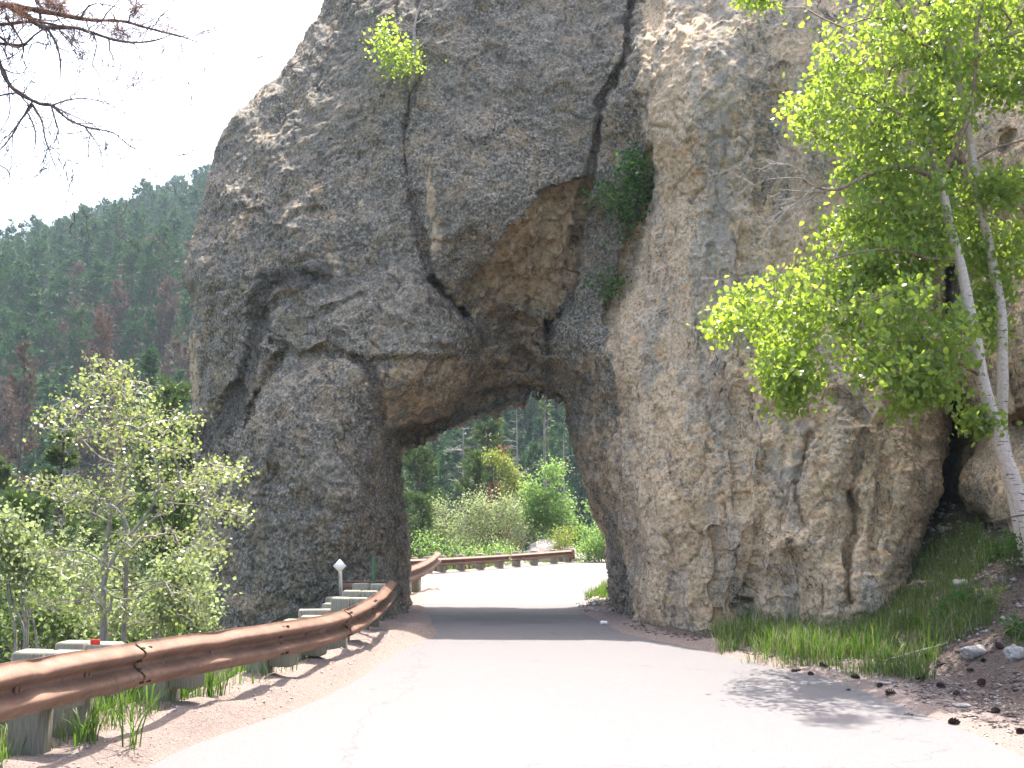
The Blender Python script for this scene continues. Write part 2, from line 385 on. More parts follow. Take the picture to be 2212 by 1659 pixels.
a_dirt = np.where(~rgt, sstep(1.0, 2.4, osd) * .8, a_dirt)
a_for = np.where(rgt, sstep(1.2, 4.2, osd) * 0.55, sstep(0.9, 2.2, osd) * .8)
a_for = np.where((gv[:, 1] > 30) | (gv[:, 0] < -7) | (gv[:, 0] > 12), sstep(0.6, 3, osd), a_for)
obj('ground', make_mesh('ground', gv, [gf], M_GROUND, None, True, {'dirt': a_dirt, 'forest': a_for}), kind='structure')
# road strip
def resample(pl, n):
    pl = np.array(pl, float); d = np.r_[0, np.cumsum(np.linalg.norm(np.diff(pl, axis=0), axis=1))]
    t = np.linspace(0, d[-1], n); return np.stack([np.interp(t, d, pl[:, c]) for c in range(pl.shape[1])], -1)
rows = []
for i in range(len(RL) - 1):
    n = max(2, int(abs(RL[i + 1][1] - RL[i][1]) / 0.35)) if i > 0 else 6
    for t in np.arange(n) / n: rows.append((np.array(RL[i]) * (1 - t) + np.array(RL[i + 1]) * t, np.array(RR[i]) * (1 - t) + np.array(RR[i + 1]) * t))
rows.append((np.array(RL[-1]), np.array(RR[-1])))
NC = 14; rv = []
for a, b in rows:
    w = b - a; w = w / np.linalg.norm(w); a2 = a - w * 0.14; b2 = b + w * 0.14
    for c in range(NC + 1):
        t = c / NC; p = a2 * (1 - t) + b2 * t; rv.append((p[0], p[1], 0.0))
rv = np.array(rv); rv[:, 2] = 0.008 * fbm(rv * 0.5, 2, 4) - 0.004 * 0
rf = [[r * (NC + 1) + c, r * (NC + 1) + c + 1, (r + 1) * (NC + 1) + c + 1, (r + 1) * (NC + 1) + c] for r in range(len(rows) - 1) for c in range(NC)]
dpatch = np.exp(-((rv[:, 1] - 17.0) / 1.5) ** 2) * np.exp(-(rv[:, 0] / 1.6) ** 2)  # asphalt gets darker in a soft patch centred at the tunnel
obj('road', make_mesh('road', rv, [np.array(rf)], M_ROAD, None, True, {'dark_patch': dpatch}), kind='structure')

# ------------------------------------------------------------------ the rock with the tunnel
def surface_net(S, ax, ay, az):
    ins = S < 0
    nx, ny, nz = S.shape
    cnt = np.zeros((nx - 1, ny - 1, nz - 1), np.uint8)
    for dx in (0, 1):
        for dy in (0, 1):
            for dz in (0, 1): cnt += ins[dx:nx - 1 + dx, dy:ny - 1 + dy, dz:nz - 1 + dz]
    act = (cnt > 0) & (cnt < 8)
    ci = np.argwhere(act); idx = np.full(act.shape, -1, np.int32); idx[act] = np.arange(len(ci))
    acc = np.zeros((len(ci), 3), np.float32); num = np.zeros(len(ci), np.float32)
    C = {(dx, dy, dz): S[ci[:, 0] + dx, ci[:, 1] + dy, ci[:, 2] + dz] for dx in (0, 1) for dy in (0, 1) for dz in (0, 1)}
    for a in C:
        for axis in range(3):
            if a[axis]: continue
            b = list(a); b[axis] = 1; b = tuple(b)
            va, vb = C[a], C[b]; m = (va < 0) != (vb < 0)
            t = np.where(m, va / np.where(m, va - vb, 1), 0)
            pt = np.zeros((len(ci), 3), np.float32) + np.array(a, np.float32); pt[:, axis] = t
            acc += pt * m[:, None]; num += m
    v = ci + acc / num[:, None]
    gxx = np.interp(v[:, 0], np.arange(nx), ax); gyy = np.interp(v[:, 1], np.arange(ny), ay); gzz = np.interp(v[:, 2], np.arange(nz), az)
    quads = []
    for axis in range(3):
        sl0 = [slice(None)] * 3; sl1 = [slice(None)] * 3
        sl0[axis] = slice(0, -1); sl1[axis] = slice(1, None)
        a0, a1 = ins[tuple(sl0)], ins[tuple(sl1)]
        o = [q for q in range(3) if q != axis]
        e = np.argwhere(a0 != a1)
        ok = (e[:, o[0]] > 0) & (e[:, o[1]] > 0) & (e[:, o[0]] < S.shape[o[0]] - 1) & (e[:, o[1]] < S.shape[o[1]] - 1); e = e[ok]
        flip = a0[tuple(e.T)]
        def g(du, dv):
            c = e.copy(); c[:, o[0]] -= du; c[:, o[1]] -= dv; return idx[tuple(c.T)]
        q = np.stack([g(1, 1), g(0, 1), g(0, 0), g(1, 0)], -1)
        if axis == 1: flip = ~flip
        q = np.where(flip[:, None], q, q[:, ::-1]); quads.append(q)
    q = np.vstack(quads)
    return gxx, gyy, gzz, q[(q >= 0).all(1)]
def tps(ctrl, X, Y):
    c = np.array(ctrl, float); x = c[:, 0] / 400; y = c[:, 1] / 400; n = len(c)
    def U(r2): return np.where(r2 > 0, r2 * np.log(r2 + 1e-12), 0)
    K = U((x[:, None] - x) ** 2 + (y[:, None] - y) ** 2) + np.eye(n) * 0.02
    Pm = np.stack([np.ones(n), x, y], 1); A = np.zeros((n + 3, n + 3)); A[:n, :n] = K; A[:n, n:] = Pm; A[n:, :n] = Pm.T
    w = np.linalg.solve(A, np.r_[c[:, 2], 0, 0, 0]); X = X / 400; Y = Y / 400
    r = w[n] + w[n + 1] * X + w[n + 2] * Y
    for k in range(n): r = r + w[k] * U((X - x[k]) ** 2 + (Y - y[k]) ** 2)
    return r
CT = [(400, 700, 18.6), (450, 400, 19.4), (480, 250, 19.8), (600, 250, 19.4), (700, 0, 20.0), (800, 50, 18.9), (1000, 50, 18.7), (1200, 50, 18.5), (1350, 30, 18.5), (900, -300, 20.0), (1400, -300, 19.6), (1900, -300, 17.8), (600, -100, 20.8),
 (450, 600, 18.2), (600, 450, 18.3), (800, 300, 18.2), (1000, 300, 17.8), (1200, 250, 17.8), (600, 700, 17.7), (800, 500, 17.6), (1000, 500, 17.2), (1150, 400, 17.2),
 (1230, 440, 17.5), (1150, 570, 17.9), (1210, 660, 18.2), (1020, 640, 17.9), (1100, 720, 18.6), (1100, 800, 18.7), (1180, 830, 18.7),
 (850, 600, 17.3), (900, 700, 17.0), (980, 730, 17.1), (700, 720, 17.2), (900, 840, 17.1), (860, 910, 17.4), (960, 900, 18.2), (1050, 850, 18.9),
 (450, 900, 18.0), (420, 1150, 18.2), (400, 1350, 18.2), (650, 900, 16.7), (520, 1100, 17.0), (650, 1100, 16.5), (560, 1330, 16.7), (720, 1300, 16.4), (800, 1000, 16.7), (800, 1200, 16.8), (850, 1330, 17.1), (855, 1100, 17.4),
 (875, 975, 18.6), (872, 1100, 18.5), (890, 1320, 18.0), (1000, 890, 18.8), (1140, 860, 18.9), (1210, 855, 18.8),
 (1228, 880, 18.6), (1248, 960, 18.4), (1290, 1150, 18.6), (1322, 1330, 17.9), (1265, 870, 17.8), (1300, 1000, 17.4), (1350, 1150, 16.8), (1365, 1330, 16.7),
 (1250, 760, 17.5), (1330, 620, 17.7), (1290, 450, 18.0), (1350, 300, 18.0), (1460, 300, 16.7), (1460, 100, 16.9), (1500, 600, 16.1), (1480, 900, 15.9), (1500, 1200, 15.5), (1500, 1350, 15.3), (1650, 300, 16.2), (1700, 600, 15.8), (1700, 900, 15.0), (1700, 1250, 14.6), (1650, 50, 16.6),
 (1880, 900, 14.5), (1880, 1200, 14.1), (1980, 1000, 14.8), (1900, 300, 15.9), (1950, 600, 15.7), (1900, 0, 16.5), (1850, -900, 18.6), (1450, -800, 19.8), (2080, 900, 15.6), (2100, 300, 17.2)]
OUTL = [(705, -10), (690, 28), (662, 72), (642, 112), (598, 162), (560, 192), (542, 222), (508, 247), (482, 285), (466, 330), (444, 372), (438, 420), (424, 470), (408, 522), (399, 570), (401, 640), (410, 720), (414, 800), (420, 880), (412, 960), (422, 1060), (414, 1150), (400, 1240), (388, 1340), (380, 1600),
        (1960, 1600), (1965, 1200), (1995, 1120), (2030, 1070), (2052, 960), (2048, 850), (2036, 700), (2030, 560), (2020, 330), (2004, 180), (1992, 0), (1995, -980), (1650, -900), (1450, -600), (1300, -340), (1000, -200), (830, -130), (740, -70)]
HOLE = [(873, 975), (905, 960), (960, 930), (1010, 912), (1040, 892), (1072, 906), (1100, 888), (1138, 894), (1148, 852), (1190, 862), (1216, 866), (1226, 910), (1250, 985), (1262, 1040), (1275, 1110), (1300, 1160), (1310, 1260), (1322, 1330), (1330, 1600), (900, 1600), (897, 1330), (888, 1250), (886, 1180), (870, 1080), (868, 1020)]
# image regions used for shape steps and mineral colour
R_UNDER = [(1275, 385), (1240, 395), (1180, 412), (1130, 470), (1092, 505), (1075, 525), (1052, 575), (1010, 612), (1060, 640), (1110, 655), (1150, 668), (1195, 680), (1222, 640), (1237, 590), (1255, 480)]
R_UNDER2 = [(925, 598), (1010, 614), (1110, 658), (1200, 684), (1182, 740), (1200, 850), (1215, 862), (1140, 850), (1050, 880), (960, 925), (880, 960), (830, 935), (860, 925), (960, 890), (1010, 850), (1040, 790), (1035, 740), (1010, 700), (960, 650)]
R_BLOCK = [(570, 690), (600, 660), (640, 640), (700, 640), (760, 625), (820, 585), (852, 575), (900, 605), (960, 655), (1015, 700), (1032, 745), (990, 778), (880, 772), (790, 768), (700, 756), (585, 770)]
R_BULGE = [(800, 775), (880, 768), (990, 775), (1036, 750), (1042, 790), (1020, 835), (985, 870), (930, 900), (860, 932), (830, 925), (822, 880), (812, 830)]
R_PILLAR = [(528, 930), (560, 865), (640, 805), (700, 780), (765, 775), (795, 800), (812, 850), (825, 930), (830, 1010), (842, 1150), (890, 1400), (300, 1400), (430, 1190), (490, 1060)]
R_MIDCOL = [(1365, 0), (1355, 110), (1300, 220), (1287, 330), (1278, 400), (1255, 480), (1237, 600), (1215, 670), (1185, 700), (1178, 740), (1200, 850), (1226, 900), (1330, 900), (1318, 700), (1350, 560), (1380, 480), (1405, 350), (1390, 200), (1400, 0)]
R_CLIFF = [(1400, -100), (1388, 200), (1406, 340), (1390, 440), (1350, 560), (1318, 690), (1330, 800), (1345, 900), (1310, 1000), (1330, 1100), (1370, 1330), (1370, 1500), (2300, 1500), (2300, -100)]
CRK = [([(905, -20), (905, 80), (893, 130), (885, 200), (873, 280), (872, 330), (880, 400), (905, 480), (915, 560), (928, 600)], 6, 0.20),
       ([(1368, -20), (1358, 60), (1355, 110), (1330, 165), (1300, 215), (1294, 260), (1285, 330), (1276, 390), (1262, 440), (1250, 500)], 5, 0.38),
       ([(1250, 500), (1238, 590), (1222, 650), (1208, 680), (1188, 690), (1180, 725)], 6, 0.45),
       ([(930, 606), (958, 640), (1003, 688)], 7, 0.75),
       ([(850, 578), (900, 605), (945, 640)], 7, 0.12),
       ([(1408, 330), (1395, 420), (1372, 480), (1352, 560), (1330, 640), (1318, 690)], 12, 0.4),
       ([(700, 600), (650, 596)], 8, 0.08), ([(598, 610), (560, 650), (550, 700)], 18, 0.16), ([(548, 690), (542, 780), (520, 840)], 16, 0.18), ([(520, 840), (470, 880), (430, 960)], 16, 0.3), ([(610, 640), (650, 660)], 9, 0.1), ([(575, 560), (620, 575), (680, 560)], 10, .08), ([(480, 620), (500, 760), (470, 860)], 14, .1),
       ([(590, 740), (650, 770), (700, 752), (720, 775)], 7, 0.2), ([(765, 775), (800, 800), (812, 860), (828, 940), (835, 1000)], 7, 0.22),
       ([(610, 640), (560, 700)], 12, 0.2), ([(640, 700), (700, 670), (780, 640)], 8, 0.12), ([(620, 760), (560, 850), (530, 915)], 10, 0.25),
       ([(690, 785), (600, 840), (545, 905)], 7, 0.12), ([(1320, 700), (1335, 780), (1350, 900), (1395, 1010), (1410, 1120)], 10, 0.1),
       ([(1598, 1320), (1610, 1270), (1632, 1210), (1640, 1150)], 8, 0.22), ([(1838, 1300), (1836, 1200), (1846, 1110), (1836, 1060)], 9, 0.28), ([(1836, 1060), (1852, 980), (1868, 930)], 9, 0.14), ([(1868, 900), (1840, 860), (1800, 845)], 9, 0.12),
       ([(1650, 1150), (1640, 1060), (1664, 960), (1655, 880)], 12, 0.12), ([(1735, 1140), (1722, 1040), (1752, 940)], 9, 0.14),
       ([(1890, 1240), (1884, 1180), (1910, 1090), (1905, 1000)], 10, 0.13), ([(1425, 900), (1440, 1000), (1468, 1090)], 12, 0.12),
       ([(1450, 1150), (1466, 1250), (1460, 1340)], 10, 0.1), ([(1535, 1150), (1552, 1250), (1545, 1330)], 9, 0.1), ([(1592, 850), (1586, 960), (1598, 1100)], 10, 0.1),
       ([(1500, 600), (1518, 720), (1522, 860)], 10, 0.08), ([(1612, 500), (1606, 650), (1620, 800)], 12, 0.08), ([(1690, 150), (1650, 330), (1655, 450)], 14, 0.1), ([(1755, 180), (1725, 300)], 9, 0.12),
       ([(1265, 70), (1290, 100), (1340, 110)], 6, 0.07), ([(1075, 540), (1110, 545), (1160, 560), (1232, 575)], 5, 0.05), ([(1120, 760), (1160, 790), (1200, 800)], 6, 0.2), ([(1040, 700), (1110, 690), (1190, 722)], 5, .14), ([(1045, 800), (1110, 775), (1190, 812)], 5, .16), ([(900, 940), (1000, 885), (1100, 850), (1200, 858)], 8, .2), ([(1060, 740), (1130, 728), (1190, 762)], 5, .13), ([(930, 915), (1010, 866), (1060, 820)], 6, .12), ([(1070, 600), (1110, 560)], 5, 0.05)]
BMP = [(1700, 1170, 40, 25, -0.3), (980, 740, 45, 30, -0.2), (630, 620, 45, 22, -0.14), (1450, 1270, 60, 60, -0.12), (1870, 1290, 70, 60, -0.2), (1400, 1310, 35, 50, -0.3), (780, 230, 30, 10, -0.1), (1490, 1010, 45, 90, 0.1), (560, 300, 60, 25, -0.15), (500, 420, 50, 40, -0.2), (1290, 760, 60, 70, -0.15), (1290, 900, 30, 60, -0.1)]
def grid_axes(x0, x1, y0, y1, fx0, fx1, fy0, fy1, st=4.0, co=14.0):
    ax = np.unique(np.r_[np.arange(x0, fx0, co), np.arange(fx0, fx1, st), np.arange(fx1, x1, co)])
    ay = np.unique(np.r_[np.arange(y0, fy0, co), np.arange(fy0, fy1, st), np.arange(fy1, y1, co)])
    return ax, ay
def face_depth(X, Y):
    D = tps(CT, X, Y)
    def sm(poly, w): return sstep(-w, w, poly_sd(X, Y, poly))
    D += 0.50 * sm(R_UNDER, 4) + 0.5 * sm(R_UNDER2, 5) * sstep(590, 700, Y)
    D -= 0.20 * sm(R_BLOCK, 6) * sstep(560, 900, X) + 0.05 * sm(R_BLOCK, 6); D -= 0.24 * sm(R_BULGE, 24); D -= 0.32 * sm(R_PILLAR, 9)
    D += 0.14 * sm(R_MIDCOL, 8) * (0.3 + 0.7 * sstep(420, 620, Y)); D -= 0.24 * sm(R_CLIFF, 30)
    G_ = 0 * X
    for pl, w, dep in CRK: G_ = np.maximum(G_, dep * np.exp(-(line_d(X, Y, pl) / w) ** 2))
    D += G_
    for cx, cy_, rx, ry, a in BMP: D += a * np.exp(-((X - cx) / rx) ** 2 - ((Y - cy_) / ry) ** 2)
    return D
def build_rock(outl, hole, ax, ay, d0, d1, dst, depthf, backf, round_r):
    X, Y = np.meshgrid(ax, ay, indexing='ij')
    q = np.stack([X / 60, Y / 60, 0 * X], -1).reshape(-1, 3)
    jx = fbm(q, 4, 31).reshape(X.shape) * 7; jy = fbm(q, 4, 41).reshape(X.shape) * 7
    Xj, Yj = X + jx, Y + jy
    D = depthf(Xj, Yj)
    q3 = q * 0.45; D = D + 0.12 * fbm(q3, 4, 51).reshape(X.shape)
    so = poly_sd(Xj, Yj, outl) / 128.0; Db = D.copy()
    round_r = np.where((X > 1750) & (X < 2090), 0.75, round_r)
    t = np.clip(so / round_r, 0, 1); D = D + round_r * 1.25 * (1 - np.sqrt(1 - (1 - t) ** 2))
    B0 = backf(X, Y); B0 = B0 + (1 - sstep(620, 860, X)) * np.clip(Db + 3.3 - B0, 0, None)
    Bk = B0 - np.where(t < 1, 1.2 * (1 - np.sqrt(1 - (1 - t) ** 2)), 0)
    az = np.arange(d0, d1, dst)
    S = np.maximum(D[:, :, None] - az, az - Bk[:, :, None]).astype(np.float32)
    np.maximum(S, -so[:, :, None].astype(np.float32), out=S)
    if hole is not None:
        hs = poly_sd(X + jx * 0.4, Y + jy * 0.4, hole) / 125.0
        grow = np.clip(az - 20.1, 0, None) * 0.2
        np.maximum(S, (hs[:, :, None] + grow[None, None]).astype(np.float32) * np.where(np.abs(hs) < 2.5, 1, 1)[:, :, None].astype(np.float32), out=S)
    S[0] = S[-1] = 1; S[:, 0] = 1; S[:, -1] = 1; S[:, :, 0] = 1; S[:, :, -1] = 1
    px, py, dd, quads = surface_net(S, ax, ay, az)
    v = P(px, py, dd)
    return v, quads, px, py
def vnormals(v, q):
    n = np.cross(v[q[:, 2]] - v[q[:, 0]], v[q[:, 3]] - v[q[:, 1]])
    out = np.zeros_like(v)
    for k in range(4):
        for c in range(3): out[:, c] += np.bincount(q[:, k], n[:, c], len(v))
    return out / (np.linalg.norm(out, axis=1)[:, None] + 1e-12)
def rough_up(v, q, cliff, under):
    for it in range(2):      # relax the net a little
        acc = np.zeros_like(v); cn = np.zeros(len(v))
        for k in range(4):
            a, b = q[:, k], q[:, (k + 1) % 4]
            for c in range(3): acc[:, c] += np.bincount(a, v[b, c], len(v))
            cn += np.bincount(a, minlength=len(v))
        v = v * 0.5 + 0.5 * acc / np.maximum(cn, 1)[:, None]
    n = vnormals(v, q)
    st = np.where(cliff[:, None] > 0.5, np.array([[1.2, 1, 0.28]]), np.array([[1, 1, 0.75]]))
    wv = v + 0.25 * np.stack([fbm(v * 1.7, 2, s) for s in (61, 63, 65)], -1)
    p = wv * st
    d = 0.08 * fbm(p * 0.9, 3, 71) + 0.15 * cliff * fbm(v * np.array([1.3, 1.0, 0.16]), 3, 73)
    for sc_, am, lo, sd_k in ((0.8, .075, 0.05, 131), (1.7, .04, 0.06, 141), (3.6, .024, 0.07, 151)):    # spalled steps with sharp lips
        m_ = fbm(p * sc_ * np.array([1, 1, 1.35]), 4, sd_k); d -= am * sstep(0.0, lo, m_) * (0.6 - .1 * cliff + .6 * under)
    rid = 1 - np.abs(fbm(p * 1.5, 4, 75)) * 1.6
    d += 0.025 * (rid - 0.4) * (0.6 + 1.2 * under)
    fa, ed = facet(p * 1.7, 81); d += 0.055 * fa * (0.5 - 0.05 * cliff + 0.8 * under)
    fb, ed2 = facet(wv * st * 4.6, 91); d += 0.024 * fb * (0.6 + 0.1 * cliff + .5 * under)
    fc_, _e = facet(wv * (st * .5 + .5) * 11.0, 101); d += 0.014 * fc_
    d += 0.012 * fbm(v * 7, 2, 95, 0.6) + 0.022 * fbm(v * 15, 2, 97, 0.6)
    g1 = np.abs(fbm(wv * st * 0.75, 3, 111)); d -= 0.06 * np.exp(-(g1 / 0.02) ** 2)
    return v + n * d[:, None]
ax, ay = grid_axes(300, 2150, -1080, 1560, 376, 2080, -16, 1400)
def back1(X, Y):
    z = np.clip((1330 - Y) / 130, -1, 14)
    return 20.25 + 0.08 * z + 1.2 * sstep(1350, 1600, X) + 0.0 * Y
v, qd, px, py = build_rock(OUTL, HOLE, ax, ay, 13.2, 23.4, 0.105, face_depth, back1, 1.5)
def masks(px, py):
    def sm(poly, w): return sstep(-w, w, poly_sd(px, py, poly))
    cl = sm(R_CLIFF, 18)
    un = np.maximum(sm(R_UNDER, 4) * 1.3, 0.5 * sm(R_UNDER2, 8))
    och = np.maximum(un * 0.95, 0.52 * sm(R_BULGE, 16))
    for cx, cy_, rx, ry, a in [(420, 800, 18, 120, .7), (930, 430, 14, 60, .8), (685, 410, 18, 14, .8), (940, 520, 22, 60, .7), (720, 570, 60, 50, .45), (780, 440, 40, 25, .45), (1260, 800, 60, 60, .5), (1270, 960, 30, 120, .45), (1350, 250, 25, 60, .3), (540, 560, 40, 30, .4), (860, 1000, 30, 200, .25), (1480, 950, 60, 160, .35), (1690, 1170, 40, 25, .5), (790, 650, 40, 30, .3), (620, 480, 70, 60, .3)]:
        och = np.maximum(och, a * np.exp(-((px - cx) / rx) ** 2 - ((py - cy_) / ry) ** 2))
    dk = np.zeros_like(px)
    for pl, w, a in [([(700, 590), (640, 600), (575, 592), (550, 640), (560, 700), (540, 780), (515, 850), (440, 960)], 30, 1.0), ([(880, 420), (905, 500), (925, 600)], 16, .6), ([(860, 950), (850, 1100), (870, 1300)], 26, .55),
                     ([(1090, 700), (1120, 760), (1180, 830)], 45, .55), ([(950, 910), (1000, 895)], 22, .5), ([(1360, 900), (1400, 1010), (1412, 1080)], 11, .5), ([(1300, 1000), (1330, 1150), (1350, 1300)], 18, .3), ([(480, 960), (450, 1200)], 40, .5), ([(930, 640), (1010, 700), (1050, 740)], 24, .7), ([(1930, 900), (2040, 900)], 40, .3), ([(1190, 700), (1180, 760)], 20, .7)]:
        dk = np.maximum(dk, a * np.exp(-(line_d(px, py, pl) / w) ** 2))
    tone = cl * (1.35 - 0.85 * np.exp(-((px - 1650) / 130) ** 2) * sstep(760, 400, py)) + 0.25 * sm(R_MIDCOL, 10)
    tone = np.maximum(tone, 0.6 * np.exp(-((px - 1290) / 70) ** 2 - ((py - 1000) / 260) ** 2))
    lich = cl * (0.35 + 0.5 * np.exp(-((px - 1560) / 60) ** 2) * sstep(900, 700, py) + 0.45 * np.exp(-((px - 1700) / 130) ** 2 - ((py - 1000) / 160) ** 2))
    return cl, un, och, dk, tone, lich
cl, un, och, dk, tone, lich = masks(px, py)
v = rough_up(v, qd, cl, un)
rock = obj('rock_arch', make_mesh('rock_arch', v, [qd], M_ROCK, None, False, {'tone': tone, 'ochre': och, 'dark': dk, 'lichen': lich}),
    label='huge dark granite outcrop pierced by the one lane road tunnel', category='rock')
print('rock', len(v), len(qd), time.time() - T0)
# the cliff to the right of the fissure
OUT2 = [(1900, -300), (1900, 1600), (3000, 1600), (3000, -500), (2400, -520)]
CT2 = [(1900, 0, 19.5), (1900, 1000, 19.0), (2000, 500, 19.3), (2040, 900, 18.6), (2035, 1100, 17.6), (2076, 800, 15.4), (2070, 300, 16.4), (2080, 1050, 14.9), (2120, 400, 15.6), (2200, 100, 16.2), (2150, 700, 14.6), (2160, 1000, 14.0), (2200, 1300, 13.4), (2300, 700, 13.4), (2600, 800, 12.4), (2900, 500, 12.4), (2900, 1200, 11.8), (2500, 0, 15)]
def depth2(X, Y):
    D = tps(CT2, X, Y)
    for pl, w, dep in [([(2120, 540), (2160, 720), (2212, 900)], 12, .3), ([(2080, 920), (2140, 930), (2212, 900)], 9, .35), ([(2170, 300), (2180, 470), (2240, 560)], 14, .25), ([(2110, 1120), (2160, 1140), (2230, 1120)], 8, .3)]:
        D += dep * np.exp(-(line_d(X, Y, pl) / w) ** 2)
    D -= 0.5 * sstep(-8, 8, poly_sd(X, Y, [(2075, 760), (2072, 900), (2110, 925), (2230, 890), (2300, 600), (2230, 560), (2120, 560)]))
    return D
ax, ay = grid_axes(1850, 3060, -560, 1640, 1990, 2260, 180, 1420, 5.0, 20.0)
v, qd, px, py = build_rock(OUT2, None, ax, ay, 10.5, 23.0, 0.13, depth2, lambda X, Y: 22.0 + 0 * X, 1.0)
on = np.ones(len(px))
oc = np.zeros(len(px)); 
for cx, cy_, rx, ry, a in [(2180, 420, 60, 100, .6), (2190, 860, 60, 120, .6), (2120, 1110, 20, 25, .7), (2160, 600, 50, 60, .5)]:
    oc = np.maximum(oc, a * np.exp(-((px - cx) / rx) ** 2 - ((py - cy_) / ry) ** 2))
v = rough_up(v, qd, on, 0 * on)
obj('cliff', make_mesh('cliff', v, [qd], M_ROCK, None, False, {'tone': on * 0.62, 'ochre': oc, 'dark': 0.95 * sstep(2090, 2040, px), 'lichen': on * 0.3}),
    label='pale brown cliff behind the birch, right of the dark fissure', category='cliff')
print('cliff', len(v), time.time() - T0)
# ------------------------------------------------------------------ materials for the smaller things
def mat_rust(name, c0=(0.135, 0.078, 0.055), c1=(0.235, 0.138, 0.095)):
    q = NM(name); m = q.noise(5, 6, 0.65, stretch=(1, 1, 2)); g = q.noise(60, 4, 0.7)
    c = q.mix(q.ramp(m, [(0.35, 0.0), (0.68, 1.0)]), c0, c1)
    c = q.mix(q.ramp(g, [(0.5, 0.0), (0.75, 0.5)]), c, (0.12, 0.05, 0.035))
    c = q.mix(q.ramp(q.noise(1.6, 5, 0.7), [(0.58, 0.0), (0.7, 0.6)]), c, (0.33, 0.21, 0.145))
    c = q.mix(q.ramp(q.noise(22, 3, 0.7), [(0.70, 0.0), (0.72, 0.8)]), c, (0.45, 0.36, 0.32))
    q.b.inputs['Specular IOR Level'].default_value = 0.3
    return q.done(c, q.bump(g, 0.25, 0.003), q.ramp(g, [(0.3, 0.48), (0.7, 0.72)]))
M_RUST = mat_rust('weathering_steel')
def mat_wood(name, c0, c1, c2):
    q = NM(name); g = q.noise(16, 6, 0.7, stretch=(5, 5, 0.35)); m = q.noise(3, 4)
    oi = q.n('ObjectInfo')
    c = q.ramp(g, [(0.3, c0), (0.5, c1), (0.7, c2)])
    c = q.mix(q.ramp(m, [(0.4, 0.0), (0.7, 0.5)]), c, (0.13, 0.10, 0.07))
    c = q.mix(q.ramp(oi.outputs['Random'], [(0.0, 0.0), (1.0, 0.45)]), c, (0.24, 0.235, 0.19))
    return q.done(c, q.bump(g, 0.6, 0.006), 0.85)
M_POST = mat_wood('treated_timber', (0.085, 0.083, 0.062), (0.20, 0.195, 0.155), (0.31, 0.295, 0.235))
def mat_plain(name, c, rough=0.6, metal=0.0, nscale=20, var=0.25):
    q = NM(name); g = q.noise(nscale, 5, 0.65)
    col = q.mix(q.ramp(g, [(0.35, 0.0), (0.7, 1.0)]), tuple(x * (1 - var) for x in c), tuple(min(1, x * (1 + var)) for x in c))
    q.b.inputs['Metallic'].default_value = metal
    return q.done(col, q.bump(g, 0.2, 0.003), rough)
M_GALV = mat_plain('galvanised_steel', (0.20, 0.20, 0.195), 0.6, 0.2)
M_WHITE = mat_plain('reflective_white', (0.80, 0.80, 0.80), 0.5, 0, 30, 0.06)
M_GREENP = mat_plain('green_paint', (0.06, 0.13, 0.06), 0.5, 0, 20, 0.3)
M_REDP = mat_plain('red_reflector', (0.55, 0.05, 0.03), 0.4)
M_DARKMET = mat_plain('dark_bolt', (0.05, 0.03, 0.025), 0.6, 0.2)
def mat_bark(name, c0, c1, scale=9, st=(2, 2, 0.5)):
    q = NM(name); g = q.noise(scale, 6, 0.7, stretch=st)
    return q.done(q.ramp(g, [(0.35, c0), (0.65, c1)]), q.bump(g, 0.8, 0.012), 0.9)
M_BARKD = mat_bark('pine_bark', (0.045, 0.035, 0.03), (0.16, 0.12, 0.10))
M_BARKG = mat_bark('grey_bark', (0.14, 0.125, 0.11), (0.36, 0.33, 0.30))
M_BARKT = mat_bark('twig_bark', (0.06, 0.042, 0.036), (0.18, 0.135, 0.12))
def mat_birch():
    q = NM('birch_bark')
    ln = q.noise(7, 5, 0.6, stretch=(1.1, 1.1, 7)); g = q.noise(30, 4, 0.7)
    sp = q.noise(2.6, 4, 0.6, stretch=(1, 1, 1.6))
    c = q.mix(q.ramp(g, [(0.3, 0.0), (0.7, 1.0)]), (0.42, 0.34, 0.29), (0.66, 0.58, 0.52))
    c = q.mix(q.ramp(ln, [(0.61, 0.0), (0.645, 0.9)]), c, (0.05, 0.037, 0.032))
    c = q.mix(q.ramp(sp, [(0.66, 0.0), (0.69, 0.85)]), c, (0.06, 0.045, 0.04))
    return q.done(c, q.bump(ln, 0.4, 0.006), 0.6)
M_BIRCH = mat_birch()
M_LIMB = mat_bark('birch_limb_bark', (0.14, 0.09, 0.07), (0.38, 0.28, 0.22), 14, (1, 1, 1))
M_LEAF = mat_leaf('birch_leaf', (0.11, 0.18, 0.022), (0.21, 0.30, 0.055), (0.46, 0.62, 0.07), 0.5, 0.38, 0.6)
M_LEAFS = mat_leaf('pale_shrub_leaf', (0.15, 0.18, 0.07), (0.30, 0.33, 0.16), (0.40, 0.48, 0.12), 0.4, 0.32, 0.9)
M_LEAFA = mat_leaf('aspen_leaf', (0.08, 0.16, 0.035), (0.17, 0.27, 0.08), (0.32, 0.50, 0.12), 0.45)
M_LEAFY = mat_leaf('yellow_green_leaf', (0.13, 0.17, 0.035), (0.22, 0.25, 0.07), (0.35, 0.42, 0.06), 0.45)
M_LEAFG = mat_leaf('grey_green_leaf', (0.16, 0.19, 0.08), (0.30, 0.33, 0.18), (0.40, 0.50, 0.20), 0.42)
M_LEAFV = mat_leaf('vine_leaf', (0.03, 0.09, 0.012), (0.07, 0.16, 0.025), (0.10, 0.28, 0.02), 0.4)
M_GRASS = mat_leaf('grass_blade', (0.03, 0.07, 0.010), (0.085, 0.145, 0.027), (0.13, 0.26, 0.02), 0.45, 0.5, 0.3)
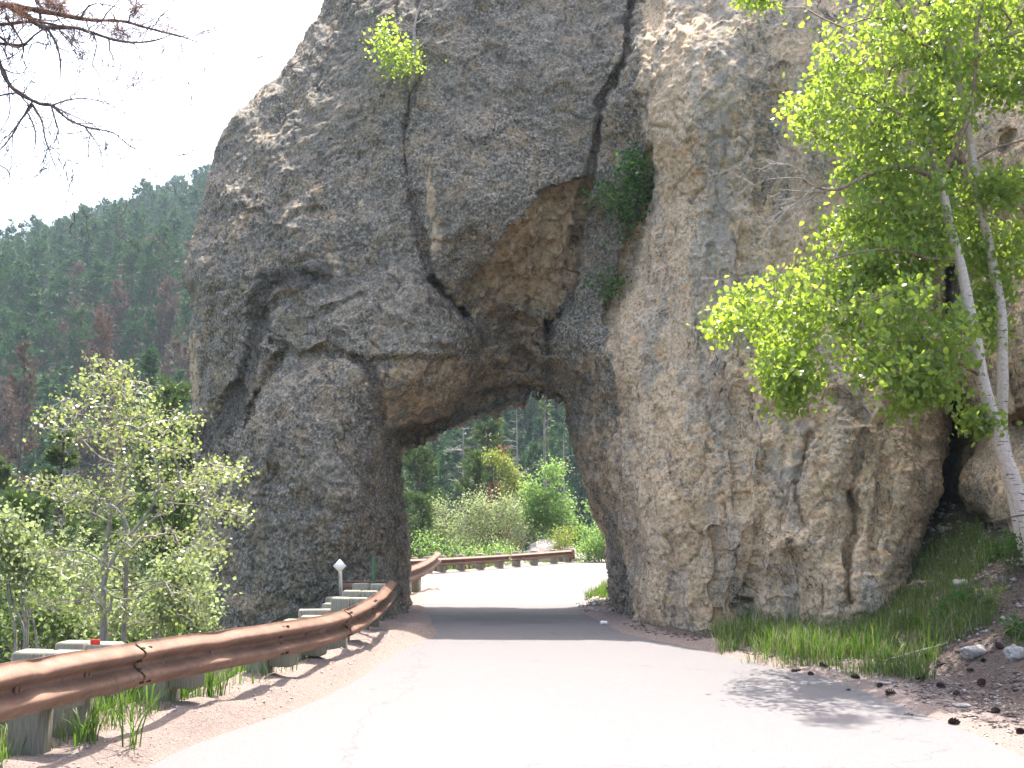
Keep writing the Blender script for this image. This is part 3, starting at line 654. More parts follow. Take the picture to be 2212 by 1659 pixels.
M_BUSHD = mat_leaf('olive_bush_leaf', (0.07, 0.11, 0.03), (0.15, 0.20, 0.07), (0.22, 0.32, 0.07), 0.4)
M_BARKF = mat_bark('far_bark', (0.08, 0.07, 0.062), (0.17, 0.155, 0.14))
M_GRASSD = mat_leaf('grass_dry', (0.20, 0.19, 0.09), (0.32, 0.28, 0.16), (0.30, 0.28, 0.12), 0.35)
M_PINE = mat_leaf('pine_needles', (0.045, 0.08, 0.026), (0.095, 0.145, 0.045), (0.09, 0.16, 0.03), 0.25, 0.55, 0.25)
M_SPRUCE = mat_leaf('spruce_needles', (0.055, 0.09, 0.03), (0.125, 0.165, 0.05), (0.12, 0.18, 0.04), 0.25, 0.55, 0.25)
M_DKPINE = mat_leaf('dark_pine_needles', (0.032, 0.074, 0.028), (0.065, 0.125, 0.048), (0.06, 0.13, 0.035), 0.25, 0.6, 0.2)
M_DEAD = mat_leaf('dead_needles', (0.16, 0.085, 0.055), (0.27, 0.16, 0.115), (0.25, 0.13, 0.08), 0.25, 0.7, 0.2)
M_RUSTT = mat_leaf('rusty_hill_needles', (0.095, 0.058, 0.042), (0.16, 0.105, 0.08), (0.13, 0.08, 0.055), 0.25, 0.7, 0.2)
M_GREYTW = mat_bark('dead_twigs', (0.20, 0.17, 0.15), (0.42, 0.38, 0.35), 14, (1, 1, 1))
M_STONE = None
def mat_stone():
    q = NM('pale_stone'); g = q.noise(22, 6, 0.75); m = q.noise(4, 5)
    c = q.ramp(g, [(0.3, (0.16, 0.14, 0.125)), (0.5, (0.36, 0.33, 0.31)), (0.7, (0.58, 0.55, 0.53))])
    c = q.mix(q.ramp(m, [(0.45, 0.0), (0.65, 0.5)]), c, (0.30, 0.235, 0.17))
    return q.done(c, q.bump(g, 0.9, 0.02), 0.9)
M_STONE = mat_stone()
M_CONE = mat_plain('pine_cone_scales', (0.045, 0.026, 0.022), 0.85, 0, 40, 0.5)

# ------------------------------------------------------------------ near guardrail
def smooth_path(pts, step):
    pts = np.array(pts, float)
    d = np.r_[0, np.cumsum(np.linalg.norm(np.diff(pts[:, :2], axis=0), axis=1))]
    t = np.arange(0, d[-1], step); m = np.zeros((len(d), pts.shape[1]))
    out = []
    for c in range(pts.shape[1]):    # cubic hermite
        y = pts[:, c]; s = np.gradient(y, d)
        k = np.clip(np.searchsorted(d, t, 'right') - 1, 0, len(d) - 2); h = d[k + 1] - d[k]; u = (t - d[k]) / h
        out.append((2 * u ** 3 - 3 * u ** 2 + 1) * y[k] + (u ** 3 - 2 * u ** 2 + u) * h * s[k] + (-2 * u ** 3 + 3 * u ** 2) * y[k + 1] + (u ** 3 - u ** 2) * h * s[k + 1])
    return np.stack(out, -1), t
WS = 32
_u = np.linspace(0, 1, WS)
# depth (towards the road) and height of the W section
def wprof(u):
    dep = 0.042 - 0.042 * np.cos(u * 4 * math.pi)
    dep = dep * np.clip(np.minimum(u, 1 - u) * 12, 0, 1) ** .5
    return dep
def rail_mesh(mb, path, t0, t1, T, hgt=0.312, side=1.0, sag=0.0, dents=None, prof_end=None):
    m = (T >= t0 - 1e-6) & (T <= t1 + 1e-6); p = path[m]; tt = T[m]
    tg = np.gradient(p[:, :2], axis=0); tg /= np.linalg.norm(tg, axis=1)[:, None]
    nr = np.stack([tg[:, 1], -tg[:, 0]], -1) * side        # towards the road
    dep = wprof(_u)
    off = np.zeros(len(tt)) if dents is None else dents(tt)
    def sheet(extra):
        v = np.zeros((len(p), WS, 3))
        dd = dep[None] * (1 - 0.25 * np.abs(off)[:, None] * 8 * 0) + extra
        fold = off[:, None] * np.exp(-((_u[None] - 0.85) / 0.2) ** 2)
        v[:, :, 0] = p[:, None, 0] + nr[:, None, 0] * (dd + fold)
        v[:, :, 1] = p[:, None, 1] + nr[:, None, 1] * (dd + fold)
        v[:, :, 2] = p[:, None, 2] - hgt + hgt * _u[None] - np.abs(off)[:, None] * 0.25 * _u[None]
        return v.reshape(-1, 3)
    n = len(p); i = np.arange(n - 1)[:, None] * WS; j = np.arange(WS - 1)[None]
    f = np.stack([i + j, i + j + 1, i + WS + j + 1, i + WS + j], -1).reshape(-1, 4)
    a, b = sheet(0.0), sheet(-0.006)
    mb.add(a, f if side < 0 else f[:, ::-1]); mb.add(b, f[:, ::-1] if side < 0 else f)
    e = np.vstack([a, b]); N = n * WS
    rim = [[k * WS, (k + 1) * WS, N + (k + 1) * WS, N + k * WS] for k in range(n - 1)] + [[k * WS + WS - 1, (k + 1) * WS + WS - 1, N + (k + 1) * WS + WS - 1, N + k * WS + WS - 1] for k in range(n - 1)]
    rim += [[k, k + 1, N + k + 1, N + k] for k in range(WS - 1)] + [[(n - 1) * WS + k, (n - 1) * WS + k + 1, N + (n - 1) * WS + k + 1, N + (n - 1) * WS + k] for k in range(WS - 1)]
    mb.add(e, rim)
    return p, nr, tt
rng = np.random.default_rng(5)
path, T = smooth_path(RAIL, 0.04)
def tof(y): return float(np.interp(y, path[:, 1], T))
def dents(t):
    r = 0.010 * np.sin(t * 2.9) + 0.008 * np.sin(t * 5.7 + 1)
    for c, a, w in [(tof(6.4), -.035, .12), (tof(8.7), -.03, .15), (tof(11.9), -.06, .25), (tof(13.2), -.03, .15)]: r = r + a * np.exp(-((t - c) / w) ** 2)
    return r
gr = empty('guardrail', (-2.7, 5.8, 0), 'rusty brown guardrail curving along the left verge to the tunnel mouth', 'guardrail', 'weathered steel guardrails')
def local(o, parent): o.location = tuple(-np.array(parent.location)); return o
spl = [0.0, tof(3.9), tof(7.62), tof(9.65), tof(11.6), tof(12.9), T[-1]]
for k in range(len(spl) - 1):
    mb = MB(); rail_mesh(mb, path + (np.array([0, 0, 0]) if k % 2 else np.array([0.014, 0, 0.004])), spl[k], spl[k + 1] + 0.10, T, dents=dents)
    local(obj('rail', mb.mesh('rail', M_RUST), gr), gr)
def frame_at(t):
    p = np.array([np.interp(t, T, path[:, c]) for c in range(3)]); p2 = np.array([np.interp(t + 0.05, T, path[:, c]) for c in range(3)])
    g = p2[:2] - p[:2]; g /= np.linalg.norm(g) + 1e-9
    return p, g, np.array([g[1], -g[0]])
bolt = MB(); bolt.box((0, 0, 0), (0.022, 0.008, 0.012), bev=.004); bolt.tube([[0, -0.004, 0], [0, 0.016, 0]], [0.012, 0.009], 8)
BOLT = bolt.mesh('bolt', M_DARKMET)
for k, ts in enumerate(spl[1:-1]):
    for du, hz in ((0.03, 0.86), (0.03, 0.6), (0.03, 0.4), (0.03, 0.14), (0.13, 0.86), (0.13, 0.14)):
        p, g, nr = frame_at(ts + du); dd = float(wprof(np.array([hz]))[0])
        q = p[:2] + nr * (dd + 0.006)
        o = obj('bolt', BOLT, gr); o.location = tuple(np.array([q[0], q[1], p[2] - 0.312 + 0.312 * hz]) - np.array(gr.location)); o.rotation_euler = (0, 0, math.atan2(g[1], g[0]) + math.pi)
for yv in (5.0, 6.15, 7.0, 8.6, 10.4, 12.2):
    p, g, nr = frame_at(tof(yv)); q = p[:2] + nr * 0.012
    mb = MB(); mb.box((0, 0, 0), (0.036, 0.008, 0.024), bev=.004); mb.tube([[0.0, 0, 0], [0.0, .02, 0]], [.014, .011], 8)
    o = obj('bolt_plate', mb.mesh('bolt_plate', M_RUST), gr); o.location = tuple(np.array([q[0], q[1], p[2] - 0.156]) - np.array(gr.location)); o.rotation_euler = (0, 0, math.atan2(g[1], g[0]) + math.pi)
def post(parent, x, y, ang, ztop, zb, hw=0.10, hd=0.125, tilt=0.0, mat=M_POST, name='post', bev=0.012):
    mb = MB(); h = (ztop - zb) / 2
    mb.box((0, 0, h), (hw, hd, h), bev=bev)
    o = obj(name, mb.mesh(name, mat, smooth=False), parent)
    o.location = (x - parent.location.x, y - parent.location.y, zb - parent.location.z); o.rotation_euler = (tilt, tilt * .6, ang); return o
for yv, wd, up in [(0.6, .1, .0), (2.4, .1, 0), (4.0, .1, 0), (5.52, .10, -.01), (6.95, .10, 0.0), (7.45, .10, 0.02), (8.50, .11, -.06), (10.1, .1, -.07), (11.0, .10, -.05), (12.8, .10, .02), (13.6, .1, .02), (14.6, .1, .02)]:
    p, g, nr = frame_at(tof(yv)); an = math.atan2(g[1], g[0]) - math.pi / 2
    b = p[:2] - nr * 0.11
    blk = MB(); blk.box((0, 0, 0), (0.10, wd - .015, 0.17), bev=.01)
    o = obj('spacer_block', blk.mesh('spacer_block', M_POST, False), gr); o.location = tuple(np.array([b[0], b[1], p[2] - 0.18 + up]) - np.array(gr.location)); o.rotation_euler = (0, 0, an)
    b = p[:2] - nr * 0.325
    post(gr, b[0], b[1], an, p[2] - 0.005 + up, float(terrain(b[0], b[1])) - 0.5, 0.105, wd - .012, rng.normal() * 0.02)
# end block and anchor beam against the rock
mb = MB(); mb.box((0, 0, 0), (0.40, 0.05, 0.055), bev=.01); mb.box((0, 0.02, 0.07), (0.40, 0.012, 0.012))
o = obj('anchor_beam', mb.mesh('anchor_beam', M_RUST, False), gr); c = P(795, 1268, 15.9); o.location = tuple(c - np.array(gr.location))
# stepped row of short timber posts behind the rail
for px, py, d, w in [(738, 1303, 13.6, .22), (690, 1316, 12.9, .24), (785, 1280, 15.2, .22), (745, 1290, 15.0, .25), (700, 1330, 12.1, .25)]:
    c = P(px, py, d)
    post(gr, c[0], c[1], rng.normal() * .1, c[2], float(terrain(c[0], c[1])) - 0.5, w, 0.09)
# red reflector stuck on a spacer
mb = MB(); mb.box((0, 0, 0), (0.030, 0.006, 0.017), bev=.003); c = P(206, 1387, 6.85)
local(obj('red_reflector', mb.mesh('red_reflector', M_REDP, False), gr), gr).location = tuple(c - np.array(gr.location))
# ------------------------------------------------------------------ guardrails beyond the tunnel
fr = [(-3.9, 26.0, 0.52), (-3.0, 28.0, 0.44), (-1.95, 29.8, 0.41), (0.0, 33.0, 0.40), (1.9, 36.2, 0.42)]
fr = [(a, b, c) for a, b, c in fr]
fp, fT = smooth_path(fr + [(2.0, 36.4, 0.42)], 0.08)
g2 = empty('guardrail', (0, 33, 0), 'straight brown guardrail across the road bend seen through the tunnel', 'guardrail', 'weathered steel guardrails')
half = fT[-1] * .33
for a, b in ((0, half), (half, half * 2), (half * 2, fT[-1])):
    mb = MB(); rail_mesh(mb, fp, a, b + .05, fT, hgt=0.22); local(obj('rail', mb.mesh('rail', M_RUST), g2), g2)
for px, d in [(900, 29.2), (930, 29.4), (959, 29.9), (999, 30.5), (1040, 31.1), (1082, 32.1), (1119, 33.0), (1157, 34.2), (1198, 35.6), (1228, 36.3)]:
    x = (px - CX) / F * d * 1.0
    xx = float(np.interp(x, fp[:, 0], fp[:, 1]))
    post(g2, x - 0.05, xx + 0.16, -0.5, 0.46, -0.6, 0.10, 0.10, rng.normal() * .02)
mb = MB(); mb.box((0, 0, 0), (0.10, 0.16, 0.17), bev=.03); c = (1.98, 36.4, 0.27)
o = obj('end_cap', mb.mesh('end_cap', M_RUST, False), g2); o.location = (c[0], c[1] - 33, c[2])
g3 = empty('guardrail', (-2.1, 21, 0), 'short bent guardrail end just past the left tunnel wall', 'guardrail', 'weathered steel guardrails')
sp3 = [(-2.45, 19.9, 0.62), (-2.12, 20.7, 0.58), (-1.93, 21.8, 0.60), (-1.75, 23.0, 0.68), (-1.62, 23.9, 0.80)]
p3, T3 = smooth_path(sp3, 0.05)
mb = MB(); rail_mesh(mb, p3, 0, T3[-1], T3); local(obj('rail', mb.mesh('rail', M_RUST), g3), g3)
for yv in (20.7, 21.5, 22.3):
    x = float(np.interp(yv, p3[:, 1], p3[:, 0])); post(g3, x - .16, yv, -.15, 0.50, -.5, .14, .14)
# ------------------------------------------------------------------ signs
c = P(742, 1310, 13.3); top = P(738, 1222, 13.3)
s1 = empty('delineator', (c[0], c[1], c[2] - 0.5), 'small white diamond marker on a grey metal post behind the guardrail', 'road marker')
mb = MB(); h = top[2] - s1.location.z
for k, (hx, hy, ox, oy) in enumerate([(.016, .003, 0, 0), (.003, .008, .016, -.008), (.003, .008, -.016, -.008)]): mb.box((ox, oy, h / 2 - .03), (hx, hy, h / 2 - .03))
o = obj('post', mb.mesh('post', M_GALV, False), s1); o.rotation_euler = (0, -0.05, 0)
mb = MB(); a = .080; e = .004
dv = [(0, -e, -a), (a, -e, 0), (0, -e, a), (-a, -e, 0), (0, e, -a), (a, e, 0), (0, e, a), (-a, e, 0)]
mb.add(dv, [[0, 1, 2, 3], [7, 6, 5, 4], [0, 4, 5, 1], [1, 5, 6, 2], [2, 6, 7, 3], [3, 7, 4, 0]])
o = obj('diamond_plate', mb.mesh('diamond_plate', M_WHITE, False), s1); o.location = (-0.05 * h - .0, -0.045, h)
c = P(806, 1280, 15.4); top = P(806, 1204, 15.4)
gp_ = empty('sign_post', (c[0], c[1], c[2] - .4), 'thin dark green steel post in front of the tunnel pillar', 'post')
mb = MB(); h = top[2] - gp_.location.z
for (hx, hy, ox, oy) in [(.022, .003, 0, 0), (.003, .014, .022, .014), (.003, .014, -.022, .014)]: mb.box((ox, oy, h / 2), (hx, hy, h / 2))
for k in range(6): mb.box((0, -.004, h - .06 - k * .08), (.006, .002, .006))
obj('post_channel', mb.mesh('post_channel', M_GREENP, False), gp_)
# ------------------------------------------------------------------ stones and cones
def stone_mesh(name, seed, mat, ax=(1, 1, 1), n=14, amp=0.35):
    th = np.linspace(0, math.pi, n); ph = np.arange(2 * n) / (2 * n) * 2 * math.pi
    a, b = np.meshgrid(th, ph, indexing='ij')
    v = np.stack([np.sin(a) * np.cos(b), np.sin(a) * np.sin(b), np.cos(a)], -1).reshape(-1, 3)
    fv, ed = facet(v * 1.5 + seed * 3.1, seed); r = 1 + amp * fv + 0.12 * fbm(v * 3 + seed, 3, seed)
    v = v * r[:, None] * np.array(ax); m = 2 * n
    f = [[i * m + j, (i + 1) * m + j, (i + 1) * m + (j + 1) % m, i * m + (j + 1) % m] for i in range(n - 1) for j in range(m)]
    return make_mesh(name, v, [np.array(f)], mat)
def place(px, py, z=None, d=None):
    """ground point under picture point"""
    if d is None:
        for d in np.arange(4.0, 60, 0.02):
            p = P(px, py, d)
            if p[2] <= float(terrain(p[0], p[1])): break
    p = P(px, py, d); return np.array([p[0], p[1], float(terrain(p[0], p[1]))])
print('pre-place', time.time() - T0)
_dd = np.arange(4.0, 60, 0.03)
def gplace(px, py):
    p = P(np.full(len(_dd), px), np.full(len(_dd), py), _dd); z = terrain(p[:, 0], p[:, 1])
    k = np.argmax(p[:, 2] <= z); return np.array([p[k, 0], p[k, 1], z[k]]), _dd[k]
STN = [(2110, 1418, 62, 24, 'jagged white rock at the foot of the grassy bank on the right'), (2200, 1424, 50, 36, 'grey rounded rock at the right edge of the dirt verge'),
       (1850, 1300, 60, 36, 'lumpy pale boulder at the foot of the cliff behind the tall grass'), (2010, 1272, 90, 20, 'long grey ledge stone lying on the bank below the fissure'),
       (2130, 1300, 60, 30, 'rough grey rock among the weeds on the upper bank'), (2085, 1265, 46, 16, 'flat brown stone half buried high on the right bank'),
       (2160, 1262, 34, 24, 'small dark rock at the foot of the birch trunk'), (1960, 1330, 40, 14, 'low grey stone hidden in tall grass under the cliff'),
       (133, 1568, 52, 22, 'whitish rock in the grass below the guardrail'), (575, 1447, 32, 26, 'pale rough rock between two guardrail posts'), (1910, 1478, 34, 6, 'flat pale stone lying flush in the dirt verge'),
       (2080, 1530, 40, 8, 'flat light stone in the dirt near the road edge'), (1375, 1290, 40, 50, 'white crusted rock knob at the base of the right tunnel wall'), (1285, 1306, 16, 10, 'small broken stone by the far right tunnel corner'),
       (2040, 1150, 22, 12, 'small pale stone just below the dark fissure'), (2070, 1190, 30, 12, 'grey stone lying under the fissure on the slope'), (1995, 1215, 26, 12, 'small stone on the slope beside the cliff edge')]
for k, (px, py, wpx, hpx, lab) in enumerate(STN):
    p, d = gplace(px, py); w = wpx / F * d * .5; hh = hpx / F * d * 0.62
    me = stone_mesh('stone', 100 + k * 17, M_STONE if k not in (3, 4, 6) else M_ROCK, (w, w * .75, hh))
    o = obj('stone', me, None, (p[0], p[1] + w * .3, p[2] + hh * .25), rng.uniform(-.4, .4), label=lab, category='stone', group='loose stones')
# the boulder behind the far rail
for px, d, w, h, z, lab in [(1185, 38.5, 1.5, .62, .05, 'large pale boulder behind the far guardrail end'), (1110, 37.2, 1.0, .35, -.25, 'low pale rock under the far guardrail'), (1250, 37.8, .9, .22, 0.0, 'flat rock beside the far guardrail end'), (1332, 27.6, .3, .35, .0, 'small rock beside the road past the right tunnel wall')]:
    x = (px - CX) / F * d
    obj('stone', stone_mesh('stone', int(px), M_STONE, (w * .6, w * .5, h)), None, (x, d, z), .2, label=lab, category='stone', group='loose stones')
# pine cones
def cone_mesh(seed):
    r = np.random.default_rng(seed); mb = MB(); L = 0.045
    for k in range(46):
        t = (k + .5) / 46; a = k * 2.4; rad = 0.030 * math.sin(math.pi * (0.12 + 0.80 * t)) ** .7 + .004
        c = np.array([math.cos(a), math.sin(a), 0]); z = -L + 2 * L * t; s_ = np.array([-math.sin(a), math.cos(a), 0]); w = 0.0085
        p0 = c * rad * .3 + [0, 0, z]; p1 = c * rad + [0, 0, z + 0.006]
        mb.add([p0 - s_ * w * .5, p0 + s_ * w * .5, p1 + s_ * w, p1 - s_ * w, p1 + c * .006 + [0, 0, .006]], [[0, 1, 2], [0, 2, 3], [3, 2, 4]])
    mb.tube([[0, 0, -L], [0, 0, L]], [.012, .008], 5)
    return mb.mesh('pine_cone', M_CONE, False)
CN = [cone_mesh(k) for k in range(3)]
cpos = [(1719, 1451), (1864, 1450), (1752, 1460), (1668, 1450 - 8), (1655, 1436), (1714, 1478 + 5), (1702, 1472), (1849, 1466), (1900, 1484), (1925, 1502), (1834, 1498), (1987, 1470), (2034, 1486), (2066, 1503), (1886, 1530), (1960, 1555), (2060, 1565), (2156, 1430), (2160, 1400), (2125, 1431), (2058, 1418), (2002, 1424), (1970, 1416), (1950, 1405), (2200, 1450), (2120, 1478), (2185, 1500), (1780, 1440), (1810, 1428), (2095, 1452), (2150, 1540), (2205, 1585), (1900, 1425), (1862, 1412), (2030, 1440), (2130, 1392), (2180, 1376)]
cpos = [q for k_, q in enumerate(cpos) if k_ not in (3, 4, 5, 17, 20, 24, 26, 33, 35)]
for k, (px, py) in enumerate(cpos):
    p, d = gplace(px, py)
    o = obj('pine_cone', CN[k % 3], None, (p[0], p[1], p[2] + 0.010), 0, .62 + .45 * rng.random(), label='dark brown pine cone lying on the dirt verge beside the road', category='pine cone', group='pine cones scattered over the right verge')
    o.rotation_euler = (1.5 + rng.normal() * .2, rng.normal() * .4, rng.uniform(0, 6))
def scatter_chips(name, label, pts_fn, n, smin, smax, mat, flat=.6, seed=1):
    r = np.random.default_rng(seed); xy = pts_fn(r, n); z = terrain(xy[:, 0], xy[:, 1]); s = r.uniform(smin, smax, n) * r.uniform(.5, 1.2, n)
    base = np.array([[1, 0, 0], [-1, 0, 0], [0, 1, 0], [0, -1, 0], [0, 0, 1], [0, 0, -1]], float)
    fc = np.array([[0, 2, 4], [2, 1, 4], [1, 3, 4], [3, 0, 4], [2, 0, 5], [1, 2, 5], [3, 1, 5], [0, 3, 5]])
    v = base[None] * (1 + r.normal(0, .16, (n, 6, 1))) + r.normal(0, .14, (n, 6, 3)); a = r.uniform(0, 6.3, n)
    v[:, :, 2] *= flat; v[:, :, 1] *= .7
    x = v[:, :, 0] * np.cos(a)[:, None] - v[:, :, 1] * np.sin(a)[:, None]; y = v[:, :, 0] * np.sin(a)[:, None] + v[:, :, 1] * np.cos(a)[:, None]
    v = np.stack([x, y, v[:, :, 2]], -1) * s[:, None, None] + np.stack([xy[:, 0], xy[:, 1], z + s * .2], -1)[:, None]
    f = (fc[None] + np.arange(n)[:, None, None] * 6).reshape(-1, 3)
    return obj(name, make_mesh(name, v.reshape(-1, 3), [f], mat, None, False), label=label, category='ground litter', kind='stuff')
def reg(x0, x1, y0, y1, fn=None):
    def g(r, n):
        out = np.zeros((0, 2))
        while len(out) < n:
            p = np.stack([r.uniform(x0, x1, n), r.uniform(y0, y1, n)], -1)
            k = -poly_sd(p[:, 0], p[:, 1], ROADP); m = fn(p, k); out = np.vstack([out, p[m]])
        return out[:n]
    return g
scatter_chips('gravel', 'fine pale gravel strewn over the sandy verges', reg(-3.2, 5.2, 4.0, 18, lambda p, k: (k > 0.0) & (k < 1.8)), 9000, .004, .014, M_STONE, .6, 3)
scatter_chips('bark_litter', 'dark bark bits and needles on the right dirt verge', reg(1.6, 6.5, 6, 16, lambda p, k: (k > 0.3) & (vnoise(np.stack([p[:, 0] * 1.3, p[:, 1] * 1.3, 0 * k], -1), 4) > -.2)), 9500, .008, .034, M_BARKT, .22, 4)
scatter_chips('pale_litter', 'pale flakes and chips of stone strewn on the right verge', reg(2.6, 6.5, 6, 15, lambda p, k: (k > 0.3) & (vnoise(np.stack([p[:, 0] * 1.1, p[:, 1] * 1.1, 0 * k], -1), 14) > -.0)), 3500, .006, .026, M_STONE, .3, 7)
scatter_chips('scree', 'broken pale stones on the slope under the fissure', reg(4.4, 7.4, 11.5, 16.5, lambda p, k: (k > 1.2)), 900, .015, .055, M_STONE, .6, 5)
scatter_chips('rubble', 'small broken stones at the far right tunnel corner', reg(1.1, 2.6, 18.0, 22.5, lambda p, k: (k > -.1)), 500, .02, .07, M_STONE, .7, 6)
print('c done', time.time() - T0)
# ------------------------------------------------------------------ foliage tools
def nrm(a): return a / (np.linalg.norm(a, axis=-1, keepdims=True) + 1e-9)
def leaf_geo(c, L, wr, hang, r, full=True, up=None):
    n = len(c); L = np.broadcast_to(L, (n,))[:, None]
    a = nrm(r.normal(size=(n, 3)) + np.array([0, 0, -hang])); b = nrm(np.cross(a, r.normal(size=(n, 3)))); k = np.cross(a, b)
    w = L * wr
    if full:
        v = np.stack([c, c + a * L * .25 + b * w * .8 + k * w * .25, c + a * L * .62 + b * w * .75 + k * w * .2, c + a * L, c + a * L * .62 - b * w * .75 + k * w * .2, c + a * L * .25 - b * w * .8 + k * w * .25], 1)
        f = np.array([[0, 1, 5], [1, 2, 5], [2, 4, 5], [2, 3, 4]])
    else:
        v = np.stack([c, c + a * L * .45 + b * w + k * w * .3, c + a * L, c + a * L * .45 - b * w + k * w * .3], 1); f = np.array([[0, 1, 3], [1, 2, 3]])
    m = v.shape[1]
    return v.reshape(-1, 3), (f[None] + np.arange(n)[:, None, None] * m).reshape(-1, 3)
def subdiv(pts, step):
    pts = np.array(pts, float); d = np.r_[0, np.cumsum(np.linalg.norm(np.diff(pts[:, :3], axis=0), axis=1))]
    n = max(2, int(d[-1] / step) + 1); t = np.linspace(0, d[-1], n)
    return np.stack([np.interp(t, d, pts[:, k]) for k in range(pts.shape[1])], -1)
def curve(pts, step=.06, wob=.006, r=None):
    """(x,y,z,rad) control points -> smooth wobbly line"""
    pts = np.array(pts, float); n = len(pts); d = np.r_[0, np.cumsum(np.linalg.norm(np.diff(pts[:, :3], axis=0), axis=1))]
    t = np.linspace(0, d[-1], max(3, int(d[-1] / step))); out = []
    for c in range(4):
        y = pts[:, c]; s = np.gradient(y, d) if n > 2 else np.full(n, (y[-1] - y[0]) / d[-1])
        k = np.clip(np.searchsorted(d, t, 'right') - 1, 0, n - 2); h = d[k + 1] - d[k]; u = (t - d[k]) / h
        out.append((2 * u ** 3 - 3 * u ** 2 + 1) * y[k] + (u ** 3 - 2 * u ** 2 + u) * h * s[k] + (-2 * u ** 3 + 3 * u ** 2) * y[k + 1] + (u ** 3 - u ** 2) * h * s[k + 1])
    o = np.stack(out, -1)
    w = np.stack([vnoise(np.stack([t * 2.2 + 7 * q, t * 0 + pts[0, 0] * 3, t * 0], -1), 3 + q) for q in range(3)], -1)
    o[:, :3] += w * wob * np.minimum(1, t / .3)[:, None]; o[:, 3] = np.maximum(o[:, 3], .0012)
    return o
def D4(l): return [tuple(P(a, b, c)) + (r,) for a, b, c, r in l]
def grow_twigs(nodes, targets, r, mb, rad_tip=.0025, sag=.06, wob=.03, sides=3, rmax=.014):
    """attach each target to the nearest node already in the tree; returns twig segments"""
    N = np.array(nodes)[:, :3]; TT = np.array(targets); alive = np.ones(len(TT), bool)
    best = np.full(len(TT), 1e9); bi = np.zeros(len(TT), int)
    for s in range(0, len(N), 400):
        dd = np.linalg.norm(TT[:, None] - N[None, s:s + 400], axis=2); k = dd.argmin(1); m = dd[np.arange(len(TT)), k] < best
        best = np.where(m, dd[np.arange(len(TT)), k], best); bi = np.where(m, k + s, bi)
    allp = list(N); par = []; segs = []; child = np.zeros(len(N) + len(TT)); link = {}
    for it in range(len(TT)):
        k = int(np.argmin(np.where(alive, best, 1e9))); alive[k] = False
        allp.append(TT[k]); me_i = len(allp) - 1; link[me_i] = bi[k]; segs.append((bi[k], me_i))
        dd = np.linalg.norm(TT - TT[k], axis=1) * 1.12 + .02; m = alive & (dd < best); best = np.where(m, dd, best); bi = np.where(m, me_i, bi)
    for a, b in reversed(segs):
        child[b] += 1; 
        if a >= len(N): child[a] += child[b]
    out = []
    for a, b in segs:
        p0, p1 = allp[a], allp[b]; L = np.linalg.norm(p1 - p0); t = np.linspace(0, 1, 5)[:, None]
        q = p0 * (1 - t) + p1 * t + np.array([0, 0, 1]) * sag * L * np.sin(t * math.pi) + r.normal(0, wob * L, (5, 3)) * np.sin(t * math.pi)
        r1 = min(rmax, rad_tip * child[b] ** .45); r0 = min(rmax, r1 * 1.35)
        mb.tube(q, np.linspace(r0, r1, 5), sides, cap=False); out.append(q)
    return out
def leafy(name, label, category, base, trunks, limbs, polys, dc, ds, ncl, lpc, lsize, mats, hang=1.2, spread=.13, group=None, seed=1, clump=.0, wr=.42, full=True, twig=True, trunkname='trunk', depthfn=None, sides=8, tapersz=0.4, parent=None, step=.06, rad_tip=.0025, xyz_targets=None):
    r = np.random.default_rng(seed)
    t = parent or empty(name, tuple(base), label, category, group)
    off = -np.array(t.location); nodes = []
    for tr in trunks:
        c = curve(D4(tr), step, .008); mb = MB(); mb.tube(c[:, :3], c[:, 3], sides); local(obj(trunkname, mb.mesh(trunkname, mats[0]), t), t); nodes.append(c)
    for lb in limbs:
        c = curve(D4(lb), step, .02); mb = MB(); mb.tube(c[:, :3], c[:, 3], 6); local(obj('limb', mb.mesh('limb', mats[1]), t), t); nodes.append(c)
    nodes = np.vstack(nodes)
    tg = []
    if xyz_targets is not None: tg = list(xyz_targets)
    for poly, share, dcen, dsp in polys:
        xs_ = [p[0] for p in poly]; ys_ = [p[1] for p in poly]; n = int(ncl * share); got = 0
        while got < n:
            px, py = r.uniform(min(xs_), max(xs_)), r.uniform(min(ys_), max(ys_))
            if poly_sd(np.array([px]), np.array([py]), poly)[0] < 0: continue
            if clump and vnoise(np.array([[px / 45, py / 32, seed * 3.3]]), 9)[0] < r.uniform(-1, 1) * .3 + clump - .6: continue
            d = dcen + np.clip(r.normal(0, dsp), -2 * dsp, 2 * dsp); tg.append(P(px, py, d)); got += 1
    tg = np.array(tg)
    mb = MB(); segs = grow_twigs(nodes, tg, r, mb, rad_tip=rad_tip)
    if twig: local(obj('twigs', mb.mesh('twigs', mats[1]), t), t)
    S = np.array(segs); n = len(S) * lpc; k = r.integers(0, len(S), n); u = r.uniform(.15, 1.08, n)
    i0 = np.clip((u * 4).astype(int), 0, 3); fr_ = (u * 4 - i0)[:, None]
    c = S[k, i0] * (1 - fr_) + S[k, i0 + 1] * fr_ + r.normal(0, spread, (n, 3)) * (1, 1, .8)
    v, f = leaf_geo(c, lsize * r.uniform(.65, 1.25, n), wr, hang, r, full)
    local(obj('foliage', make_mesh('foliage', v, [f], mats[2], None, False), t), t)
    return t, S
